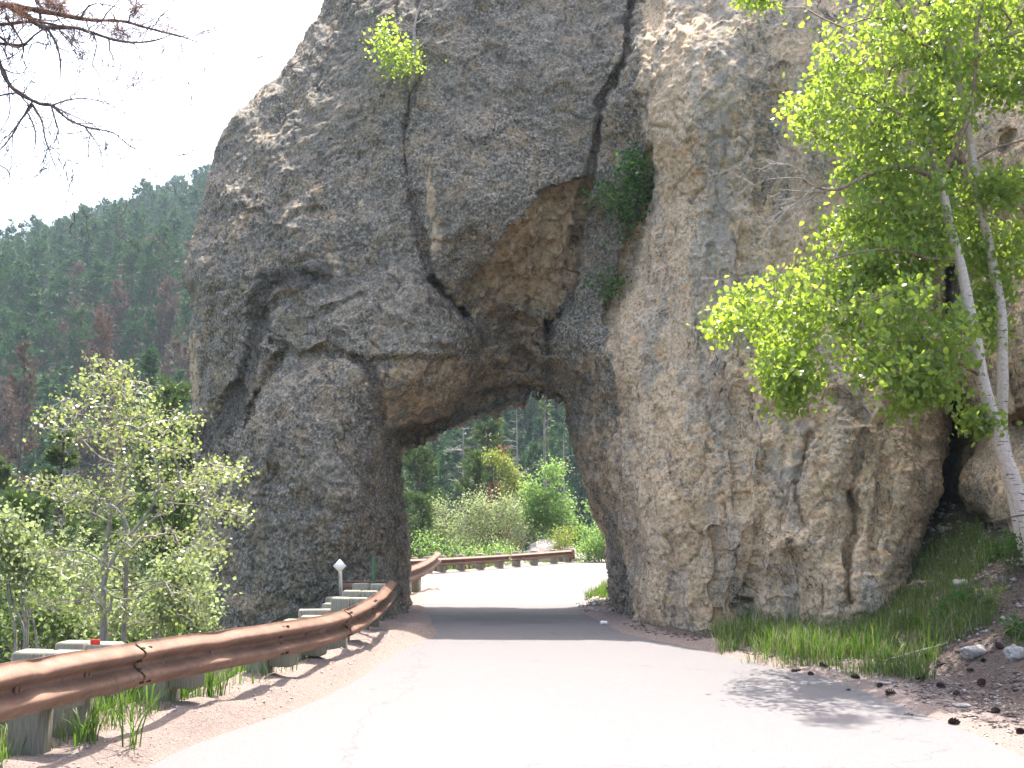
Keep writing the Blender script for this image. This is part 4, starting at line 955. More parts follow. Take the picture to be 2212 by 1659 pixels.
# ------------------------------------------------------------------ the birch on the right
bx = P(2245, 1230, 10.4); bz = float(terrain(bx[0], bx[1]))
def base_at(px, py, d):
    p = P(px, py, d); return (p[0], p[1], float(terrain(p[0], p[1])))
R_ = .075
trunks = [[(2280, 1345, 10.4, .11), (2262, 1290, 10.4, .10), (2232, 1170, 10.4, .088), (2200, 1070, 10.4, .078), (2162, 960, 10.4, .070), (2122, 815, 10.4, .062), (2102, 705, 10.4, .056), (2078, 590, 10.4, .052), (2048, 470, 10.4, .046), (2030, 385, 10.4, .042)],
          [(2240, 1280, 10.9, .08), (2215, 1180, 10.9, .075), (2185, 1040, 10.9, .066), (2166, 930, 10.9, .058), (2167, 800, 10.8, .056), (2160, 660, 10.8, .052), (2138, 540, 10.8, .048), (2112, 420, 10.8, .044), (2088, 270, 10.8, .038), (2062, 140, 10.8, .032), (2035, 30, 10.8, .026), (2015, -90, 10.8, .016)]]
limbs = [[(2030, 390, 10.4, .036), (2044, 362, 10.4, .032), (2072, 300, 10.3, .028), (2094, 240, 10.3, .025), (2106, 130, 10.2, .020), (2112, 60, 10.2, .016), (2140, -60, 10.1, .01)],
         [(2030, 390, 10.4, .034), (2018, 350, 10.4, .030), (2010, 310, 10.4, .024), (1985, 270, 10.3, .018), (1930, 240, 10.2, .013), (1850, 200, 10.1, .009), (1790, 190, 10.0, .005)],
         [(2020, 385, 10.4, .028), (1965, 362, 10.3, .026), (1900, 366, 10.2, .023), (1850, 388, 10.1, .020), (1800, 409, 10.0, .016), (1770, 405, 10.0, .012), (1735, 385, 9.9, .008)],
         [(2124, 815, 10.4, .028), (2080, 785, 10.3, .024), (2010, 745, 10.1, .021), (1960, 712, 10.0, .018), (1900, 685, 9.9, .015), (1820, 668, 9.8, .012), (1700, 655, 9.6, .008), (1600, 668, 9.5, .005)],
         [(2070, 560, 10.4, .020), (2010, 560, 10.3, .018), (1930, 540, 10.2, .014), (1850, 545, 10.0, .010), (1790, 560, 9.9, .006)],
         [(2100, 690, 10.4, .020), (2030, 700, 10.2, .016), (1960, 760, 10.0, .012), (1880, 800, 9.8, .008), (1850, 860, 9.7, .005)],
         [(2040, 130, 10.8, .02), (1970, 80, 10.6, .015), (1900, 40, 10.4, .01), (1820, 60, 10.3, .006)], [(2100, 350, 10.8, .018), (2150, 320, 10.8, .014), (2220, 300, 10.8, .01)],
         [(2160, 700, 10.8, .018), (2200, 640, 10.8, .012), (2260, 600, 10.9, .008)], [(2106, 130, 10.2, .014), (2170, 80, 10.2, .01), (2240, 60, 10.2, .006)],
         [(1990, 730, 10.0, .014), (1920, 740, 9.8, .01), (1850, 760, 9.6, .007), (1780, 790, 9.5, .005), (1700, 830, 9.4, .003)]]
polys = [([(1790, 90), (1850, 20), (1880, -80), (2300, -120), (2310, 240), (2212, 235), (2140, 190), (2090, 250), (2050, 330), (1985, 330), (1930, 300), (1860, 330), (1800, 330), (1745, 290), (1690, 262), (1705, 200), (1760, 160)], .38, 10.75, .55),
         ([(1800, 420), (1850, 330), (1960, 300), (2050, 380), (2070, 500), (2080, 620), (2000, 620), (1900, 600), (1790, 640), (1750, 600), (1770, 520)], .20, 10.8, .4),
         ([(1530, 660), (1580, 620), (1680, 590), (1760, 580), (1850, 610), (2060, 610), (2110, 700), (2090, 800), (1990, 810), (1960, 880), (1900, 870), (1830, 790), (1760, 800), (1690, 890), (1650, 820), (1640, 760), (1560, 760)], .20, 10.1, .6),
         ([(1655, 790), (1720, 750), (1760, 840), (1720, 870), (1690, 885), (1665, 830)], .03, 9.6, .2), ([(1890, 850), (1960, 800), (2040, 790), (2060, 850), (1990, 860), (1930, 895)], .04, 9.9, .3),
         ([(2070, 420), (2140, 400), (2160, 470), (2230, 480), (2230, 560), (2150, 640), (2170, 740), (2110, 740), (2080, 600)], .09, 11.1, .3),
         ([(2110, 380), (2180, 360), (2240, 370), (2240, 430), (2160, 430)], .03, 10.6, .2), ([(2090, 880), (2120, 890), (2140, 920), (2100, 930)], .012, 10.4, .1),
         ([(1600, -40), (1660, -40), (1655, 8), (1612, 14)], .012, 10.2, .15)]
def sh_(L): return [[(a_, b_, c_ + 1.7, r_ * 1.15) for a_, b_, c_, r_ in l_] for l_ in L]
birch, bs = leafy('birch_tree', 'twin stemmed white birch with bright green crown leaning in from the right', 'tree', base_at(2275, 1320, 12.2), sh_(trunks), sh_(limbs), [(a_, b_, c_ + 1.7, d_) for a_, b_, c_, d_ in polys], 11.9, .5, 1500, 24, .071, (M_BIRCH, M_LIMB, M_LEAF), hang=1.1, spread=.105, seed=11, clump=.24)
# bare twigs at the end of the middle limb
def bare_spray(parent, starts, r, mat, levels=3, name='bare_twigs', grav=-.1, ratio=.62, kink=.25, nb=(3, 5), rmin=.0021):
    mb = MB(); tips = []
    def g(p, dr, L, rad, lv):
        n = 6; pts = [p]; q = p.copy(); e = dr.copy()
        for i in range(n):
            e = nrm(e + r.normal(0, kink, 3) * .6 + np.array([0, 0, grav]) * .3); q = q + e * L / n; pts.append(q.copy())
        pts = np.array(pts); mb.tube(pts, np.linspace(rad, max(rad * .45, rmin), n + 1), 4 if rad > .004 else 3, cap=False)
        tips.append(pts[-1])
        if lv > 0:
            for b in range(r.integers(nb[0], nb[1] + 1)):
                k = r.integers(1, n + 1); t = nrm(pts[k] - pts[k - 1]); s = nrm(r.normal(size=3) + np.array([0, 0, grav])); g(pts[k], nrm(t * .8 + s * .8), L * ratio * r.uniform(.6, 1.15), max(rad * .55, rmin), lv - 1)
    for p, d, L, rad in starts: g(np.array(p, float), nrm(np.array(d, float)), L, rad, levels)
    local(obj(name, mb.mesh(name, mat), parent), parent); return tips
def dirto(a, b): return np.array(b) - np.array(a)
r5 = np.random.default_rng(77)
st = []
for (a, b, L, rad) in [((1770, 405, 10.0), (1650, 300, 9.8), .5, .007), ((1800, 409, 10.0), (1640, 420, 9.7), .6, .008), ((1780, 407, 10), (1600, 500, 9.7), .62, .008), ((1740, 388, 9.9), (1600, 360, 9.8), .5, .007), ((1760, 405, 9.9), (1660, 470, 9.8), .5, .006), ((1735, 385, 9.9), (1650, 260, 9.9), .35, .006)]:
    a = (a[0], a[1], a[2] + 1.7); b = (b[0], b[1], b[2] + 1.7); L *= 1.16; rad *= 1.2; pa, pb = P(*a), P(*b); st.append((pa, pb - pa, L, rad))
bare_spray(birch, st, r5, M_GREYTW, 3, kink=.22, nb=(2, 4))
print('birch', time.time() - T0)
# ------------------------------------------------------------------ pale shrub birch on the left
def rel(px, py): return (px * .4085, 678 + py * .4085)      # from an enlarged view
def rl(pts, d, rads):
    return [(rel(a, b) + (dd, rr)) for (a, b), dd, rr in zip(pts, np.broadcast_to(d, (len(pts),)), rads)]
tA = rl([(650, 1800), (660, 1500), (665, 1180), (660, 900), (700, 800), (740, 620), (760, 500)], 10.4, [.026, .022, .019, .015, .011, .007, .004])
tB = rl([(540, 1800), (548, 1400), (570, 1150), (590, 1000), (620, 800), (530, 760), (440, 670)], 10.7, [.03, .026, .022, .016, .012, .009, .006])
tC = rl([(560, 1800), (580, 1320), (650, 1210), (760, 1080), (840, 930), (830, 800), (790, 680)], 10.2, [.024, .018, .017, .014, .011, .008, .005])
lb = [rl([(665, 1190), (800, 1080), (960, 900), (1130, 850), (1220, 810)], [10.4, 10.2, 10, 9.9, 9.8], [.014, .011, .008, .006, .003]),
      rl([(660, 1370), (560, 1320), (430, 1250), (250, 1260), (90, 1240)], [10.4, 10.3, 10.2, 10.1, 10], [.012, .01, .008, .005, .003]),
      rl([(660, 1450), (760, 1410), (850, 1410), (1000, 1470)], [10.4, 10.2, 10.1, 10], [.01, .008, .006, .003]), rl([(650, 1460), (560, 1460), (450, 1510), (180, 1480)], [10.4, 10.2, 10.1, 10], [.01, .008, .006, .003]),
      rl([(620, 800), (560, 600), (480, 430), (470, 230)], [10.7, 10.6, 10.6, 10.5], [.009, .007, .005, .003]), rl([(480, 430), (400, 360), (330, 500), (230, 530)], [10.6, 10.6, 10.5, 10.4], [.005, .004, .003, .002]),
      rl([(580, 1100), (420, 1010), (250, 940), (90, 930)], [10.6, 10.5, 10.3, 10.2], [.011, .009, .006, .003]), rl([(670, 1180), (850, 1160), (1000, 1230), (1060, 1130)], [10.3, 10.1, 10, 10], [.009, .007, .005, .003]),
      rl([(740, 620), (850, 560), (940, 560), (1030, 530)], [10.4, 10.3, 10.2, 10.2], [.005, .004, .003, .002]), rl([(830, 800), (930, 720), (1000, 790)], [10.2, 10.1, 10.1], [.006, .004, .003]),
      rl([(560, 600), (640, 480), (700, 390), (820, 400)], [10.6, 10.5, 10.4, 10.4], [.005, .004, .003, .002]), rl([(900, 1000), (1100, 1020), (1250, 1060), (1340, 1080)], [10.1, 9.9, 9.8, 9.7], [.007, .005, .004, .002])]
pl = [([rel(*q) for q in [(370, 340), (440, 220), (500, 190), (560, 260), (650, 230), (700, 350), (850, 390), (840, 440), (700, 450), (560, 420), (420, 430)]], .10, 10.5, .3),
      ([rel(*q) for q in [(200, 520), (350, 440), (520, 480), (700, 440), (860, 470), (1070, 540), (1000, 640), (1040, 760), (900, 760), (620, 700), (300, 700), (200, 600)]], .26, 10.4, .35),
      ([rel(*q) for q in [(80, 900), (200, 840), (420, 870), (600, 760), (900, 780), (1130, 760), (1340, 790), (1330, 850), (1180, 930), (1340, 1080), (1200, 1110), (1000, 1050), (700, 1080), (400, 1060), (200, 1010)]], .36, 10.2, .4),
      ([rel(*q) for q in [(70, 1240), (300, 1210), (560, 1230), (700, 1120), (1050, 1130), (1230, 1190), (1200, 1340), (900, 1290), (700, 1300), (560, 1420), (350, 1340), (100, 1290)]], .16, 10.1, .35),
      ([rel(*q) for q in [(100, 1500), (400, 1400), (640, 1380), (980, 1380), (1180, 1540), (1100, 1640), (400, 1640)]], .16, 10.0, .35)]
sh, _ = leafy('birch_shrub', 'thin multi stemmed shrub with sparse pale leaves behind the guardrail', 'shrub', base_at(245, 1420, 10.4), [tA, tB, tC], lb, pl, 10.3, .4, 760, 8, .038, (M_BARKG, M_GREYTW, M_LEAFS), hang=.4, spread=.06, seed=21, clump=.15, wr=.42, step=.08)
print('shrub', time.time() - T0)
# ------------------------------------------------------------------ dead pine reaching in at the top left
dp = empty('dead_pine', base_at(-500, 1400, 6.4), 'dead pine at the left whose bare twisted branches hang into the sky', 'tree')
def q3(l): return [(a * .4085, b * .4085, d, rr * .82) for a, b, d, rr in l]
mb = MB(); pb = np.array(dp.location); tx = P(-420, 300, 6.4)
tr = curve([(pb[0], pb[1], pb[2] - .3, .19), (pb[0] + .1, pb[1], 2.5, .16), (tx[0], tx[1], 4.5, .13), (tx[0] - .1, tx[1], 7.5, .09), (tx[0], tx[1], 10, .03)], .12, .03); mb.tube(tr[:, :3], tr[:, 3], 12)
local(obj('trunk', mb.mesh('trunk', M_BARKD), dp), dp)
BR = [[(-1060, -60, 6.4, .05), (-500, -20, 6.2, .04), (0, 22, 6.0, .026), (150, 45, 6, .022), (330, 80, 6, .017), (480, 100, 6, .014), (620, 100, 6, .011), (740, 130, 5.9, .008), (860, 165, 5.9, .006), (960, 190, 5.9, .004), (1100, 260, 5.9, .002), (1175, 345, 5.9, .0012)],
      [(60, 40, 6, .020), (150, 90, 6, .020), (240, 150, 5.9, .016), (380, 150, 5.9, .013), (500, 180, 5.8, .011), (620, 215, 5.8, .009), (740, 225, 5.8, .007), (860, 205, 5.8, .005), (920, 180, 5.8, .003)],
      [(-900, 60, 6.4, .04), (-400, 120, 6.2, .03), (-80, 210, 6.0, .022), (0, 345, 5.9, .018), (60, 460, 5.9, .016), (130, 510, 5.9, .014), (200, 545, 5.9, .013), (280, 560, 5.8, .011), (350, 620, 5.8, .009), (440, 660, 5.8, .007), (600, 700, 5.8, .004), (700, 780, 5.8, .002), (790, 775, 5.8, .0012)],
      [(440, 660, 5.8, .005), (500, 740, 5.8, .004), (540, 850, 5.7, .002), (545, 930, 5.7, .0014), (530, 942, 5.7, .001)], [(175, 560, 5.9, .008), (210, 620, 5.9, .007), (240, 750, 5.8, .005), (290, 880, 5.8, .002), (320, 955, 5.8, .001)],
      [(175, 550, 5.9, .009), (100, 650, 5.9, .007), (60, 720, 6, .006), (0, 790, 6, .004), (-60, 830, 6, .003)], [(280, 555, 5.8, .006), (360, 530, 5.8, .005), (460, 525, 5.8, .004), (560, 540, 5.8, .002), (610, 520, 5.8, .001)],
      [(150, 600, 5.9, .006), (185, 700, 5.9, .005), (180, 790, 5.9, .003), (165, 830, 5.9, .002)], [(0, 505, 6, .006), (80, 495, 5.9, .006), (135, 490, 5.9, .004), (150, 455, 5.9, .003), (200, 435, 5.9, .002)],
      [(250, 150, 5.9, .010), (290, 220, 5.9, .008), (315, 310, 5.9, .006), (318, 415, 5.9, .003)], [(0, 230, 6, .01), (110, 240, 6, .009), (190, 190, 5.9, .007), (240, 155, 5.9, .006)], [(30, 90, 6, .010), (90, 180, 6, .008), (130, 260, 6, .005), (110, 330, 6, .003)],
      [(-40, 860, 6, .006), (20, 885, 6, .004), (75, 950, 6, .002)], [(-200, 180, 6.1, .014), (0, 190, 6, .01), (90, 250, 6, .006), (160, 230, 6, .004)], [(180, -60, 6, .012), (215, 40, 6, .010), (240, 60, 6, .008)], [(880, 175, 5.9, .003), (895, 100, 5.9, .002), (880, 30, 5.9, .001)], [(900, 150, 5.9, .002), (950, 120, 5.9, .0015), (960, 75, 5.9, .001)],
      [(960, 190, 5.9, .003), (970, 280, 5.8, .0018), (1045, 400, 5.8, .001)], [(960, 185, 5.9, .002), (1100, 190, 5.9, .001)], [(0, 130, 6, .012), (200, 120, 6, .010), (380, 160, 6, .007)], [(430, 90, 5.9, .007), (470, 30, 5.9, .005), (560, 25, 5.9, .004), (640, 50, 5.9, .003)]]
allseg = []
for l in BR:
    c = curve(D4(q3(l)), .03, .012); mb = MB(); rad = c[:, 3] * (1 + .25 * vnoise(np.stack([np.arange(len(c)) * .9, c[:, 0] * 0, c[:, 0] * 0], -1), 3)); mb.tube(c[:, :3], rad, 6)
    local(obj('branch', mb.mesh('branch', M_BARKT), dp), dp); allseg.append(c)
r6 = np.random.default_rng(8); st = []
for c in allseg:
    L = len(c)
    for k in range(4, L - 3, 3):
        if c[k, 0] < P(-150, 100, 6)[0]: continue
        t = nrm(c[k, :3] - c[k - 2, :3]); s = nrm(r6.normal(size=3) * (1, .8, 1) + np.array([0, 0, -.35])); st.append((c[k, :3], t * .7 + s, r6.uniform(.12, .46), min(.0048, c[k, 3] * .6)))
tips = bare_spray(dp, st, r6, M_BARKT, 2, kink=.45, nb=(2, 3), grav=-.12, name='twigs', rmin=.0021)
# short spur knobs along the branches
mb = MB()
for c in allseg:
    for k in range(3, len(c) - 2):
        for _ in range(2):
            s = nrm(r6.normal(size=3)); mb.tube([c[k, :3], c[k, :3] + s * (c[k, 3] + r6.uniform(.004, .013))], [.0035, .0022], 3, cap=False)
local(obj('spurs', mb.mesh('spurs', M_BARKT), dp), dp)
# rusty needle tufts
mb = []
cc = []
for (a, b, s) in [(270, 20, 9), (310, 25, 9), (330, 50, 6), (130, 85, 5), (100, 75, 4), (690, 40, 6), (730, 45, 5), (640, 165, 6), (590, 150, 4), (740, 150, 4), (890, 145, 4), (470, 75, 4), (230, 5, 6), (40, 15, 5), (410, 200, 3), (30, 55, 4), (660, 180, 4), (200, 100, 3)]:
    for _ in range(s): cc.append(P((a + r6.normal() * 16) * .4085, (b + r6.normal() * 10) * .4085, 5.92 + r6.normal() * .03))
cc = np.repeat(np.array(cc), 22, 0); v, f = leaf_geo(cc, r6.uniform(.05, .10, len(cc)), .02, .25, r6, False)
local(obj('needles', make_mesh('needles', v, [f], M_DEAD, None, False), dp), dp)
# ------------------------------------------------------------------ plants in the cracks of the rock
def rockd(px, py): return float(face_depth(np.array([[float(px)]]), np.array([[float(py)]]))[0, 0])
d0 = rockd(880, 180) - .25
cb, _ = leafy('birch_sapling', 'small birch sapling rooted in the vertical crack high on the rock', 'tree', tuple(P(884, 205, d0 + .3)), [[(884, 205, d0 + .3, .05), (893, 165, d0, .045), (896, 120, d0, .036), (896, 60, d0 + .1, .026), (905, 20, d0 + .2, .018), (925, -30, d0 + .3, .01)]],
    [[(896, 130, d0, .016), (870, 140, d0 - .1, .012), (845, 125, d0 - .2, .008)], [(896, 105, d0, .014), (865, 100, d0 - .1, .009), (835, 80, d0 - .2, .006)], [(897, 110, d0, .012), (930, 75, d0, .006)], [(900, 50, d0, .012), (930, 25, d0, .006), (940, 5, d0, .004)], [(896, 60, d0, .012), (870, 40, d0, .005)]],
    [([(808, 68), (835, 45), (850, 60), (842, 90), (870, 100), (888, 75), (893, 130), (890, 152), (865, 158), (840, 150), (812, 118)], 1.0, d0 - .15, .26), ([(893, 120), (910, 125), (905, 140), (893, 145)], .06, d0, .1)], 18, .3, 110, 9, .062, (M_GREYTW, M_GREYTW, M_LEAF), hang=.6, spread=.12, seed=31, rad_tip=.003)
bare_spray(cb, [(P(900, 50, d0), (1, 0, .6), .5, .008), (P(898, 80, d0), (1, 0, .1), .5, .007), (P(905, 20, d0 + .1), (-1, -.1, .4), .4, .007), (P(915, 0, d0 + .1), (1, 0, .5), .4, .006), (P(896, 70, d0), (-.6, 0, .6), .35, .006)], r5, M_GREYTW, 2, nb=(2, 3))
for (poly, root, n, lab, sz, sd) in [([(1372, 325), (1396, 335), (1405, 380), (1400, 430), (1380, 470), (1350, 490), (1330, 470), (1300, 432), (1320, 390), (1350, 350)], (1392, 420), 210, 'green leafy plant growing from the crack above the tunnel', .07, 41),
                               ([(1262, 425), (1278, 422), (1280, 432), (1268, 438)], (1300, 428), 8, 'tiny pale sprig poking out of the crack beside the ochre face', .07, 42),
                               ([(1290, 605), (1320, 592), (1335, 600), (1325, 620), (1315, 640), (1303, 638), (1305, 618)], (1332, 600), 60, 'small green plant in the crack below the larger one', .06, 43),
                               ([(1330, 500), (1355, 490), (1352, 520), (1335, 515)], (1350, 500), 14, 'little weed hanging in the crack between the two larger plants', .06, 44)]:
    dd_ = rockd(*root) - .35
    leafy('crack_plant', lab, 'plant', tuple(P(root[0], root[1], dd_ + .5)), [], [[(root[0] + 6, root[1] + 8, dd_ + .5, .014), (root[0], root[1], dd_ + .1, .01), (root[0] - 8, root[1] - 4, dd_, .006)]], [(poly, 1.0, dd_, .18)], dd_, .2, int(n * .8), 7, sz, (M_GREYTW, M_LIMB, M_LEAFV), hang=.3, spread=.13, seed=sd, group='plants growing from cracks in the rock')
print('cracks', time.time() - T0)
# ------------------------------------------------------------------ conifers
def blades(c, dirs, L, w, r, k, fan=.8):
    """k thin triangles per clump"""
    n = len(c); c = np.repeat(c, k, 0); dr = np.repeat(dirs, k, 0); L = np.repeat(np.broadcast_to(L, (n,)), k)[:, None] * r.uniform(.6, 1.2, (n * k, 1))
    a = nrm(dr + r.normal(0, fan, (n * k, 3))); b = nrm(np.cross(a, r.normal(size=(n * k, 3))))
    v = np.stack([c - b * w * .5, c + b * w * .5, c + a * L * .6 + b * w * .4, c + a * L], 1)
    f = np.array([[0, 1, 2], [0, 2, 3]])
    return v.reshape(-1, 3), (f[None] + np.arange(n * k)[:, None, None] * 4).reshape(-1, 3)
def conifer(seed, kind, H, R, nb, ncl, k, mats, zb=.22, bl=.45, bw=.09, dead=0.0):
    r = np.random.default_rng(seed); tm = MB(); lean = r.normal(0, .012, 2)
    zs = np.linspace(0, H, 12); tp = np.stack([lean[0] * zs + .05 * np.sin(zs * .7 + seed), lean[1] * zs, zs - .5 * (zs == 0)], -1)
    tm.tube(tp, np.interp(zs, [0, H], [H * .014, .02]), 7)
    tt = np.sort(r.uniform(0, 1, nb)) ** (1.0 if kind != 'pine' else .95)
    C, Dr = [], []; cr = MB()
    for t in tt:
        z = H * (zb + (1 - zb) * t); az = r.uniform(0, 6.283)
        if kind == 'spruce': L = R * (1 - t) ** .85 * r.uniform(.7, 1.15) + .15; el0, curl = -.15 + .5 * t, .25
        elif kind == 'pine': L = R * (math.sin(math.pi * min(1, .22 + .78 * t)) ** .7 * .9 + .12) * r.uniform(.55, 1.2); el0, curl = .05 + .6 * t, .35
        else: L = R * (1 - t * .8) * r.uniform(.4, 1.1); el0, curl = -.05 + .3 * t, -.3
        s = np.linspace(0, 1, 5); e = el0 + curl * s
        st_ = L / 4; x = np.r_[0, np.cumsum(np.cos(e[:-1]) * st_)]; zz = np.r_[0, np.cumsum(np.sin(e[:-1]) * st_)]
        a2 = az + r.normal(0, .12) * s
        p = np.stack([x * np.cos(a2), x * np.sin(a2), zz + z], -1); p[:, 0] += lean[0] * z; p[:, 1] += lean[1] * z
        cr.tube(p, np.linspace(.012 + L * .011, .006, 5), 3, cap=False)
        if kind == 'bare':
            for _ in range(5):
                q = r.uniform(.25, 1) * 4; i = min(3, int(q)); b0 = p[i] + (p[i + 1] - p[i]) * (q - i); dd = nrm((p[i + 1] - p[i]) / st_ + r.normal(0, .6, 3)); b1 = b0 + dd * L * .3
                cr.tube([b0, (b0 + b1) / 2 + r.normal(0, .03, 3), b1], [.014, .01, .006], 3, cap=False)
            continue
        m = max(2, int(ncl * (.5 + L / R * .6)))
        u = r.uniform(.28 if kind == 'pine' else .12, 1.05, m) * 4; i = np.clip(u.astype(int), 0, 3); b0 = p[i] + (p[i + 1] - p[i]) * (u - i)[:, None]
        sp = L * (.13 if kind == 'pine' else .11); side = nrm(p[-1] - p[0])
        lat = nrm(np.cross(side, [0, 0, 1])); wv = (1.05 - u / 4 * .6)[:, None]
        b0 = b0 + lat * r.normal(0, sp * 1.3, (m, 1)) * wv + np.array([0, 0, 1]) * r.normal(0 if kind != 'pine' else .05, sp * .4, (m, 1))
        C.append(b0); Dr.append(nrm(side[None] * .8 + lat * r.normal(0, .5, (m, 1)) + np.array([0, 0, .5 if kind == 'pine' else -.05])))
    trunk = tm.mesh(kind + '_trunk', mats[0])
    if C:
        C = np.vstack(C); Dr = np.vstack(Dr); v, f = blades(C, Dr, bl, bw, r, k, .75 if kind == 'pine' else .45)
        cr.add(v, f, 1)
    crown = cr.mesh(kind + '_crown', [mats[0], mats[1]], False)
    return trunk, crown
PR = {'green': [conifer(10 + i, 'pine' if i % 3 else 'spruce', 11, 2.3 if i % 3 else 1.9, 85, 7, 6, (M_BARKD, M_DKPINE), .12, .5, .10) for i in range(6)],
      'rust': [conifer(30 + i, 'pine', 10, 2.1, 75, 6, 6, (M_BARKD, M_RUSTT), .12, .45, .09) for i in range(2)],
      'bare': [conifer(40 + i, 'bare', 11, 2.0, 70, 0, 0, (M_BARKF, M_BARKF)) for i in range(2)]}
LABS = {'green': ('green pine among the dense forest on the far hillside', 'pine tree', 'green conifers on the hillside'), 'rust': ('rust brown dying pine among the green hillside forest', 'pine tree', 'rust brown dying pines on the hillside'), 'bare': ('bare grey dead tree among the hillside forest', 'dead tree', 'bare grey trees on the hillside')}
def put_tree(kind, pr, x, y, s, rz, lab=None, group=None, z=None, cat=None, nm=None):
    la, ca, gr_ = LABS.get(kind, (None, None, None))
    t = empty(nm or ('dead_tree' if kind == 'bare' else 'pine_tree'), (x, y, (float(terrain(x, y)) if z is None else z) - .1), lab or la, cat or ca, group or gr_, rz, s)
    obj('trunk', pr[0], t); obj('crown', pr[1], t); return t
rf_ = np.random.default_rng(3)
cand = []
yv = 60.0
while yv < 292:
    stp = 3.6 + yv * .004
    for xv in np.arange(-190, 110, stp):
        cand.append((xv + rf_.uniform(-.45, .45) * stp, yv + rf_.uniform(-.45, .45) * stp))
    yv += stp
for _ in range(75):
    dd_ = rf_.uniform(58, 125); pp = rf_.uniform(845, 1345); cand.append(((pp - CX) / F * dd_, dd_))
cand = np.array(cand); zc = terrain(cand[:, 0], cand[:, 1]); pxc = CX + cand[:, 0] / cand[:, 1] * F
inv = ((pxc > -90) & (pxc < 470)) | ((pxc > 850) & (pxc < 1345) & (cand[:, 1] < 170))
order = np.argsort(cand[:, 1]); vis = [i for i in order if inv[i]]
ind = vis[:290]; indset = set(ind)
rest = [i for i in range(len(cand)) if i not in indset and (inv[i] or (rf_.random() < .55 and ((pxc[i] > -500) & (pxc[i] < 1900))))]
print('forest', len(vis), len(rest))
for i in ind:
    x, y = cand[i]; k = 'green'; u = rf_.random(); w = vnoise(np.array([[x / 22, y / 28, 0]]), 5)[0]
    if pxc[i] < 500:
        if 95 < y < 175 and pxc[i] > 190 and w > -.1 and u < .36: k = 'rust'
        elif 70 < y < 150 and w > .1 and u < .25: k = 'rust'
        elif u > .955: k = 'rust'
        elif u > .93: k = 'bare'
    else:
        if u < .05: k = 'bare'
    pr = PR[k][rf_.integers(len(PR[k]))]
    put_tree(k, pr, float(x), float(y), (rf_.uniform(.75, 1.15) * (1.0 + .0006 * y),) * 2 + (rf_.uniform(.8, 1.25),), rf_.uniform(0, 6.28), z=float(zc[i]))
# the rest of the forest, one mass
def instancer(name, label, category, pts, protos, seed):
    me = make_mesh(name, pts, [np.array([[0, 1, 2]])], M_DKPINE)
    o = obj(name, me, label=label, category=category, kind='stuff')
    ng = bpy.data.node_groups.new(name, 'GeometryNodeTree'); ng.interface.new_socket('Geometry', in_out='INPUT', socket_type='NodeSocketGeometry'); ng.interface.new_socket('Geometry', in_out='OUTPUT', socket_type='NodeSocketGeometry')
    N = ng.nodes; gi = N.new('NodeGroupInput'); go = N.new('NodeGroupOutput'); mp = N.new('GeometryNodeMeshToPoints'); ng.links.new(gi.outputs[0], mp.inputs[0])
    ip = N.new('GeometryNodeInstanceOnPoints'); ng.links.new(mp.outputs[0], ip.inputs['Points']); g2i = N.new('GeometryNodeGeometryToInstance')
    for pr in protos:
        oi = N.new('GeometryNodeObjectInfo'); oi.inputs['Object'].default_value = pr; ng.links.new(oi.outputs['Geometry'], g2i.inputs[0])
    ng.links.new(g2i.outputs[0], ip.inputs['Instance']); ip.inputs['Pick Instance'].default_value = True
    rv_ = N.new('FunctionNodeRandomValue'); rv_.data_type = 'INT'; rv_.inputs[4].default_value = 0; rv_.inputs[5].default_value = len(protos) - 1; ng.links.new(rv_.outputs[2], ip.inputs['Instance Index'])
    r2 = N.new('FunctionNodeRandomValue'); r2.data_type = 'FLOAT_VECTOR'; r2.inputs[0].default_value = (0, 0, 0); r2.inputs[1].default_value = (0, 0, 6.28); ng.links.new(r2.outputs[0], ip.inputs['Rotation'])
    r3 = N.new('FunctionNodeRandomValue'); r3.data_type = 'FLOAT'; r3.inputs[2].default_value = .8; r3.inputs[3].default_value = 1.3; ng.links.new(r3.outputs[1], ip.inputs['Scale'])
    ng.links.new(ip.outputs[0], go.inputs[0]); md = o.modifiers.new('scatter', 'NODES'); md.node_group = ng; return o
prot = [o for o in bpy.data.objects if o.name.startswith('crown') and o.data in [p[1] for p in PR['green']]]
seen = {}; 
for o in prot: seen.setdefault(o.data.name, o)
instancer('forest', 'dense conifer forest covering the hillside and ridge', 'forest', np.stack([cand[rest, 0], cand[rest, 1], zc[rest] - .1], -1), list(seen.values())[:6], 1)
print('forest done', time.time() - T0)
# nearer trees, each its own shape
def tree_to(px, topy, d, kind, seed, R, nb, ncl, k, mats, lab, bl, bw, group=None, zb=.12, H=None, nm='pine_tree', cat='pine tree'):
    p = P(px, topy, d); z0 = float(terrain(p[0], p[1])); H = p[2] - z0
    pr = conifer(seed, kind, H, R, nb, ncl, k, mats, zb, bl, bw)
    t = empty(nm, (p[0], p[1], z0), lab, cat, group); obj('trunk', pr[0], t); obj('crown', pr[1], t); return t
tree_to(370, 843, 30, 'pine', 201, 1.9, 130, 10, 9, (M_BARKD, M_PINE), 'tall green pine behind the pale shrub, close to the rock edge', .32, .035, zb=.3)
tree_to(122, 943, 24, 'spruce', 202, 1.35, 150, 12, 8, (M_BARKD, M_SPRUCE), 'dark narrow juniper rising left of the pale shrub', .22, .035, zb=.1, nm='juniper_tree', cat='juniper')
tree_to(65, 1095, 17, 'pine', 203, 1.2, 80, 9, 14, (M_BARKD, M_PINE), 'young bright green pine with long needles at the left edge', .26, .014, zb=.15)
tree_to(250, 1150, 21, 'pine', 204, 1.6, 90, 9, 12, (M_BARKD, M_PINE), 'bushy green pine hidden behind the shrub stems', .28, .02, zb=.05)
